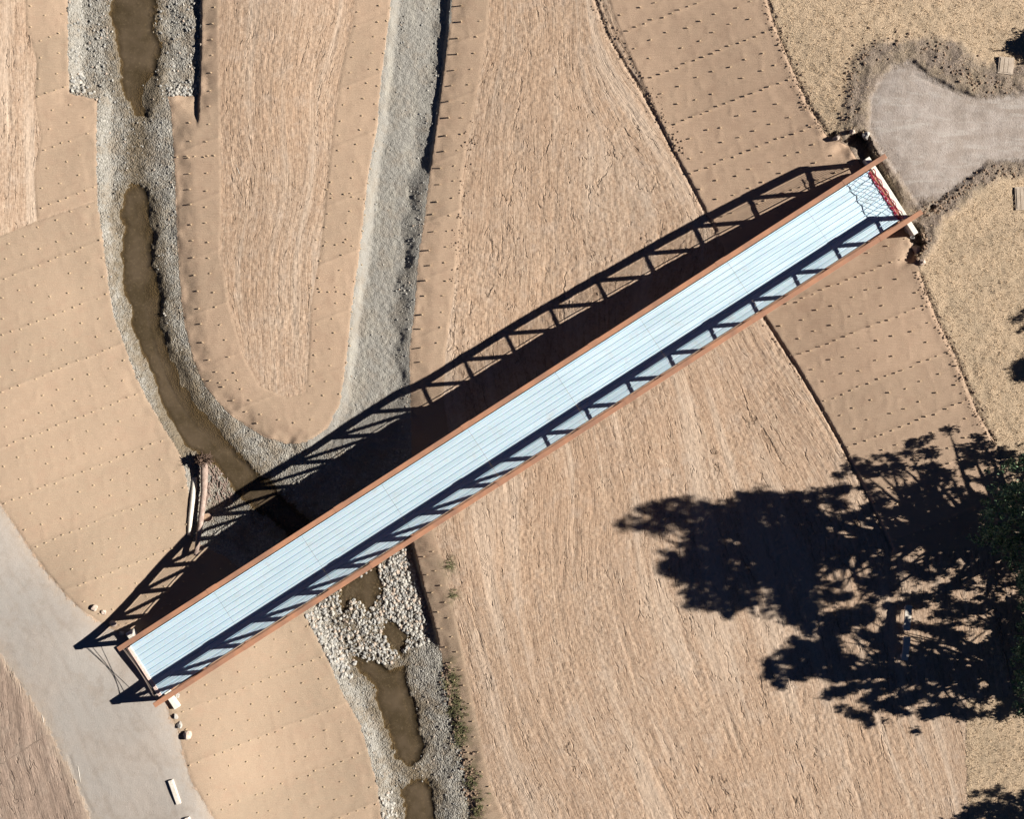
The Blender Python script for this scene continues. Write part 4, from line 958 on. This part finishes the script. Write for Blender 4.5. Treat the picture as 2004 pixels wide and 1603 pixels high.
xs = np.array([s[0] for s in stk]); ys = np.array([s[1] for s in stk]); zz = fields(xs, ys)['z']
def stake_verts(h, tl, rz):
    a, b = .036, .026
    base = [(-a, -b, -.05), (a, -b, -.05), (a, b, -.05), (-a, b, -.05), (-a*1.1, -b, h*.9), (a*1.1, -b, h), (a*1.1, b, h), (-a*1.1, b, h*.9)]
    R = Matrix.Rotation(rz, 3, 'Z') @ Matrix.Rotation(tl, 3, 'X'); return [R @ Vector(v) for v in base]
SF = [(0, 3, 2, 1), (4, 5, 6, 7), (0, 1, 5, 4), (1, 2, 6, 5), (2, 3, 7, 6), (3, 0, 4, 7)]
m = MB(); m.add(stake_verts(1.0, 0, 0), SF); proto = m.build('wooden_stake', M_WOOD)
SL = {'upleft': 'the narrow upper left blanket', 'left': 'the large pale left blanket', 'lowleft': 'pale blanket left of riprap',
      'island': 'the tongue blanket', 'rbank': 'the strip', 'rlow': 'the strip', 'ne': 'brown blanket above bridge', 'se': 'brown blanket below bridge'}
SLAB = [None]*len(stk)
rows = {}
for i, q in enumerate(stk): rows.setdefault((q[3] if q[4][0] == 'g' else -1, q[4]), []).append(i)
for b_ in range(len(BLANKETS)):
    rr_ = sorted(k_2[1][1] for k_2 in rows if k_2[0] == b_)
    for n_, r_ in enumerate(rr_):
        for m_2, i in enumerate(sorted(rows[(b_, ('g', r_))], key=lambda i: stk[i][0])):
            SLAB[i] = 'stake %s from left in %s row down of %s' % (ordw(m_2+1), ordw(n_+1), SL[BLANKETS[b_][0]])
for k_2, v_2 in rows.items():
    if k_2[0] == -1:
        side, tx = LDESC[k_2[1][1]].split('|')
        for m_2, i in enumerate(sorted(v_2, key=lambda i: stk[i][1 if side == 'top' else 0])): SLAB[i] = 'stake %s from %s %s' % (ordw(m_2+1), side, tx)
order = sorted(range(len(stk)), key=lambda i: -stk[i][2]); first = True
rest = MB()
for n_, i in enumerate(order):
    px, py, h, bi = stk[i][:4]; p = at(px, py, zz[i]); tl = random.gauss(0, .12); rz = random.uniform(-.6, .6)
    if n_ < 300:
        o = proto if first else proto.copy()
        if not first: COL.objects.link(o)
        first = False
        o.location = p; o.scale = (1, 1, h); o.rotation_euler = (tl, 0, rz)
        tag(o, SLAB[i], 'stake', 'wooden stakes pinning the erosion blankets')
    else:
        rest.add([p+v for v in stake_verts(h, tl, rz)], SF)
o = rest.build('wooden_stakes', M_WOOD); tag(o, 'the many smaller wooden stakes dotting the erosion blankets', 'stakes', kind='stuff')
print('stakes', len(stk))

# ------------------------------------------------------------ dry grass and weeds
def tufts(name, xs, ys, zs, mat, n, hmin, hmax, wid, spread, label, cat):
    V = []; Fc = []; k = 0
    for i in range(len(xs)):
        p = at(xs[i], ys[i], zs[i])
        for b in range(n):
            a = random.uniform(0, 6.28); h = random.uniform(hmin, hmax); le = random.uniform(.3, 1.2)*spread
            dx, dy = math.cos(a), math.sin(a); sx, sy = -dy*wid/2, dx*wid/2; ox, oy = random.gauss(0, .04), random.gauss(0, .04)
            V += [(p.x+ox-sx, p.y+oy-sy, p.z-.02), (p.x+ox+sx, p.y+oy+sy, p.z-.02), (p.x+ox+dx*le*.5+sx*.8, p.y+oy+dy*le*.5+sy*.8, p.z+h*.7), (p.x+ox+dx*le*.5-sx*.8, p.y+oy+dy*le*.5-sy*.8, p.z+h*.7), (p.x+ox+dx*le, p.y+oy+dy*le, p.z+h*.85)]
            Fc += [(k, k+1, k+2, k+3), (k+3, k+2, k+4)]; k += 5
    me = bpy.data.meshes.new(name); me.from_pydata(V, [], Fc); me.materials.append(mat); me.update()
    o = bpy.data.objects.new(name, me); COL.objects.link(o); return tag(o, label, cat, kind='stuff')
xs = rng.uniform(1480, 2080, 30000); ys = rng.uniform(-60, 1680, 30000); Fs = fields(xs, ys)
nz = fbm(xs/S*1.2, ys/S*1.2, 3)
ok = (Fs['grass'] > .0) & (Fs['pad'] < -.25) & ((Fs['mound'] < 0) | (rng.random(len(xs)) < .25)) & (rng.random(len(xs)) < .75+nz*.5)
tufts('dry_grass', xs[ok], ys[ok], Fs['z'][ok], M_STRAW, 4, .03, .11, .018, .12, 'dry straw coloured grass covering the meadow right of the bridge', 'dry grass')
print('tufts', ok.sum())
xs = []; ys = []
for (a, b, r, n) in ((885, 1335, 14, 60), (893, 1385, 14, 70), (902, 1435, 13, 70), (880, 1105, 8, 18), (886, 1165, 6, 14), (925, 1530, 14, 40), (938, 1580, 14, 50)):
    xs += list(rng.normal(a, r*.6, n)); ys += list(rng.normal(b, r, n))
xs = np.array(xs); ys = np.array(ys); zs = fields(xs, ys)['z']
tufts('green_weeds', xs, ys, zs, M_WEED, 7, .06, .16, .025, .12, 'low green weeds on the bank right of the lower stream', 'weeds')

# ------------------------------------------------------------ trees (they stand right of the frame; their shade falls into it)
def proj_shadow(p, gz=-1.8):
    t = (p.z-gz)/SD.z; q = p-SD*t; return w2p(q.x, q.y, gz)
def tree(bx, by, height, rad, pw, spoly, seed, label, nclump, zlo=.16, vis=None, leaf=.085, lean=(0, 0), holes=lambda a, b: -.42):
    random.seed(seed); base = at(bx, by, ground(bx, by)); e = empty('tree', base); tag(e, label, 'tree', 'dark green trees at the right edge')
    m = MB(); N_ = 9; pts = []; rr = []
    for i in range(N_):
        t = i/(N_-1); pts.append(Vector((lean[0]*t+.25*math.sin(t*5+seed), lean[1]*t+.25*math.cos(t*4+seed), -.2+height*.70*t))); rr.append(.30*(1-t)**.8*(height/14)+.03)
    m.tube(pts, rr, 10)
    clumps = []; tries = 0
    P_ = np.array(spoly); x0_, y0_ = P_.min(0); x1_, y1_ = P_.max(0)
    while len(clumps) < nclump and tries < nclump*8:
        nb = 4000; tries += nb
        sx = np.array([random.uniform(x0_, x1_) for _ in range(nb)]); sy = np.array([random.uniform(y0_, y1_) for _ in range(nb)])
        d = sdf(spoly, sx, sy); gz_ = fields(sx, sy)['z']
        for k_3 in range(nb):
            if len(clumps) >= nclump: break
            q_ = Vector((sx[k_3]/S, sy[k_3]/S, seed))
            if d[k_3] < .02+.55*abs(mnoise.noise(q_*.8))+.60*mnoise.noise(q_*2.0): continue
            hole = .75*mnoise.noise(Vector((q_.x*.6, q_.y*1.7, seed+9)))+.75*mnoise.noise(Vector((q_.x*1.4, q_.y*3.6, seed+19)))
            if hole < holes(sx[k_3], sy[k_3]): continue
            g_ = at(sx[k_3], sy[k_3], gz_[k_3])
            # height at which this sun ray passes closest to the trunk axis, spread through the crown
            h_ = (base.x+lean[0]-g_.x)*SD.x/(SD.x**2+SD.y**2)*SD.z; z_ = h_+random.gauss(0, rad*.42)
            z_ = min(max(z_, height*zlo), height)
            p_ = g_+SD*(z_/SD.z); rel_ = p_-base
            t = rel_.z/height
            if t < zlo or t > 1.02: continue
            R_ = rad*max(0.02, (1-t))**pw+.5
            if math.hypot(rel_.x-lean[0]*t, rel_.y-lean[1]*t) > R_*(.9+.35*mnoise.noise(Vector((t*5, q_.y*.6, seed)))): continue
            ix, iy = w2p(p_.x, p_.y, p_.z)
            if vis is not None and ix < 2010 and inside(vis, ix, iy) < 0: continue
            clumps.append(rel_)
    # limbs reach the clumps
    for c in clumps[::14]:
        t = max(.05, (c.z-.25*math.hypot(c.x, c.y))/(height*.70)); t = min(t, .97)
        f = t*(N_-1); i = int(f); s0 = pts[i].lerp(pts[min(i+1, N_-1)], f-i)
        mid_ = s0.lerp(c, .5)+Vector((random.gauss(0, .15), random.gauss(0, .15), random.gauss(0, .1)+.12)); r0 = rr[i]*.35+.015
        m.tube([s0, mid_, c], [r0, r0*.6, .01], 5)
    m.build('trunk', M_BARK, e, smooth=True)
    V = []; Fc = []; k = 0
    for c in clumps:
        cr = random.uniform(.11, .30); nl = int(12+cr*50)
        for _ in range(nl):
            d = Vector((random.gauss(0, 1), random.gauss(0, 1), random.gauss(0, .7))); d = d/(d.length+1e-6)*cr*random.random()**.5
            p = c+d; s = random.uniform(.6, 1.3)*leaf
            u = Vector((random.gauss(0, 1), random.gauss(0, 1), random.gauss(0, .6))).normalized(); v = u.cross(Vector((random.gauss(0, 1), random.gauss(0, 1), random.gauss(0, 1)))).normalized()
            V += [p-u*s, p+v*s*.5, p+u*s, p-v*s*.5]; Fc.append((k, k+1, k+2, k+3)); k += 4
    me = bpy.data.meshes.new('crown'); me.from_pydata([tuple(v) for v in V], [], Fc); me.materials.append(M_LEAF); me.update()
    o = bpy.data.objects.new('crown', me); COL.objects.link(o); o.parent = e
    print('tree', label, len(clumps), tries)
SH_A = [(1205, 1028), (1262, 992), (1285, 962), (1345, 962), (1420, 968), (1482, 946), (1560, 965), (1602, 962), (1622, 930), (1585, 896), (1640, 898), (1690, 860), (1740, 845), (1790, 826), (1830, 814), (1905, 838), (1950, 872), (2010, 880), (2100, 900), (2300, 1000), (2300, 1230),
        (1900, 1225), (1800, 1200), (1700, 1215), (1600, 1210), (1470, 1208), (1390, 1202), (1335, 1188), (1322, 1150), (1290, 1120), (1292, 1080), (1345, 1055), (1330, 1042), (1290, 1045), (1250, 1043)]
SH_B = [(1478, 1314), (1500, 1285), (1520, 1262), (1555, 1240), (1505, 1200), (1560, 1175), (1640, 1180), (1700, 1180), (1800, 1175), (2300, 1180), (2300, 1395), (1985, 1402), (1940, 1402), (1840, 1434), (1760, 1414), (1710, 1430), (1660, 1408), (1610, 1365), (1632, 1325), (1560, 1332), (1520, 1350)]
SH_C = [(1838, 1606), (1885, 1580), (1905, 1535), (1990, 1530), (2100, 1520), (2300, 1560), (2300, 1800), (1900, 1800)]
VIS = [(1880, 1015), (1888, 950), (1930, 915), (2010, 880), (2400, 800), (2400, 1500), (2010, 1430), (1990, 1400), (1975, 1330), (1985, 1260), (1996, 1190), (1990, 1130), (1940, 1080), (1900, 1055)]
tree(2078, 1040, 16.4, 7.0, .62, SH_A, 3, 'tall dark green tree leaning in at the right edge, casting the longest shadow', 6500, .12, VIS, holes=lambda a, b: -.30 if a < 1600 else (.10 if a < 1930 else -.25))
tree(2120, 1300, 13.0, 7.0, .5, SH_B, 8, 'broad dark tree below the tallest one, shading the two benches', 5200, .12, VIS, holes=lambda a, b: -.12 if a < 1650 else (.13 if a < 1950 else -.20))
tree(2190, 1670, 9.0, 4.8, .45, SH_C, 5, 'tree beyond the bottom right corner, seen only by its shadow', 2200, .14, [(2020, 1480), (2500, 1400), (2500, 1900), (2020, 1900)])
tree(2330, 690, 8.5, 4.5, .5, [(1972, 628), (1990, 610), (2010, 600), (2100, 580), (2350, 540), (2350, 900), (2000, 860), (1990, 832), (2015, 815), (2030, 760), (2000, 755), (1962, 722), (1995, 712), (2025, 690), (2015, 655), (1985, 652)], 6, 'tree beyond the right edge, its branch tip shadows on the dry grass', 2200, .14, [(2030, 400), (2600, 400), (2600, 1000), (2030, 1000)])
tree(2092, 80, 3.6, 1.9, .35, [(1966, 92), (1985, 74), (2010, 58), (2200, 30), (2200, 150), (2010, 118), (1986, 108)], 12, 'small dark shrubby tree at the top right corner beside the vault', 700, .05, [(1990, 60), (2400, 0), (2400, 160), (1990, 112)])
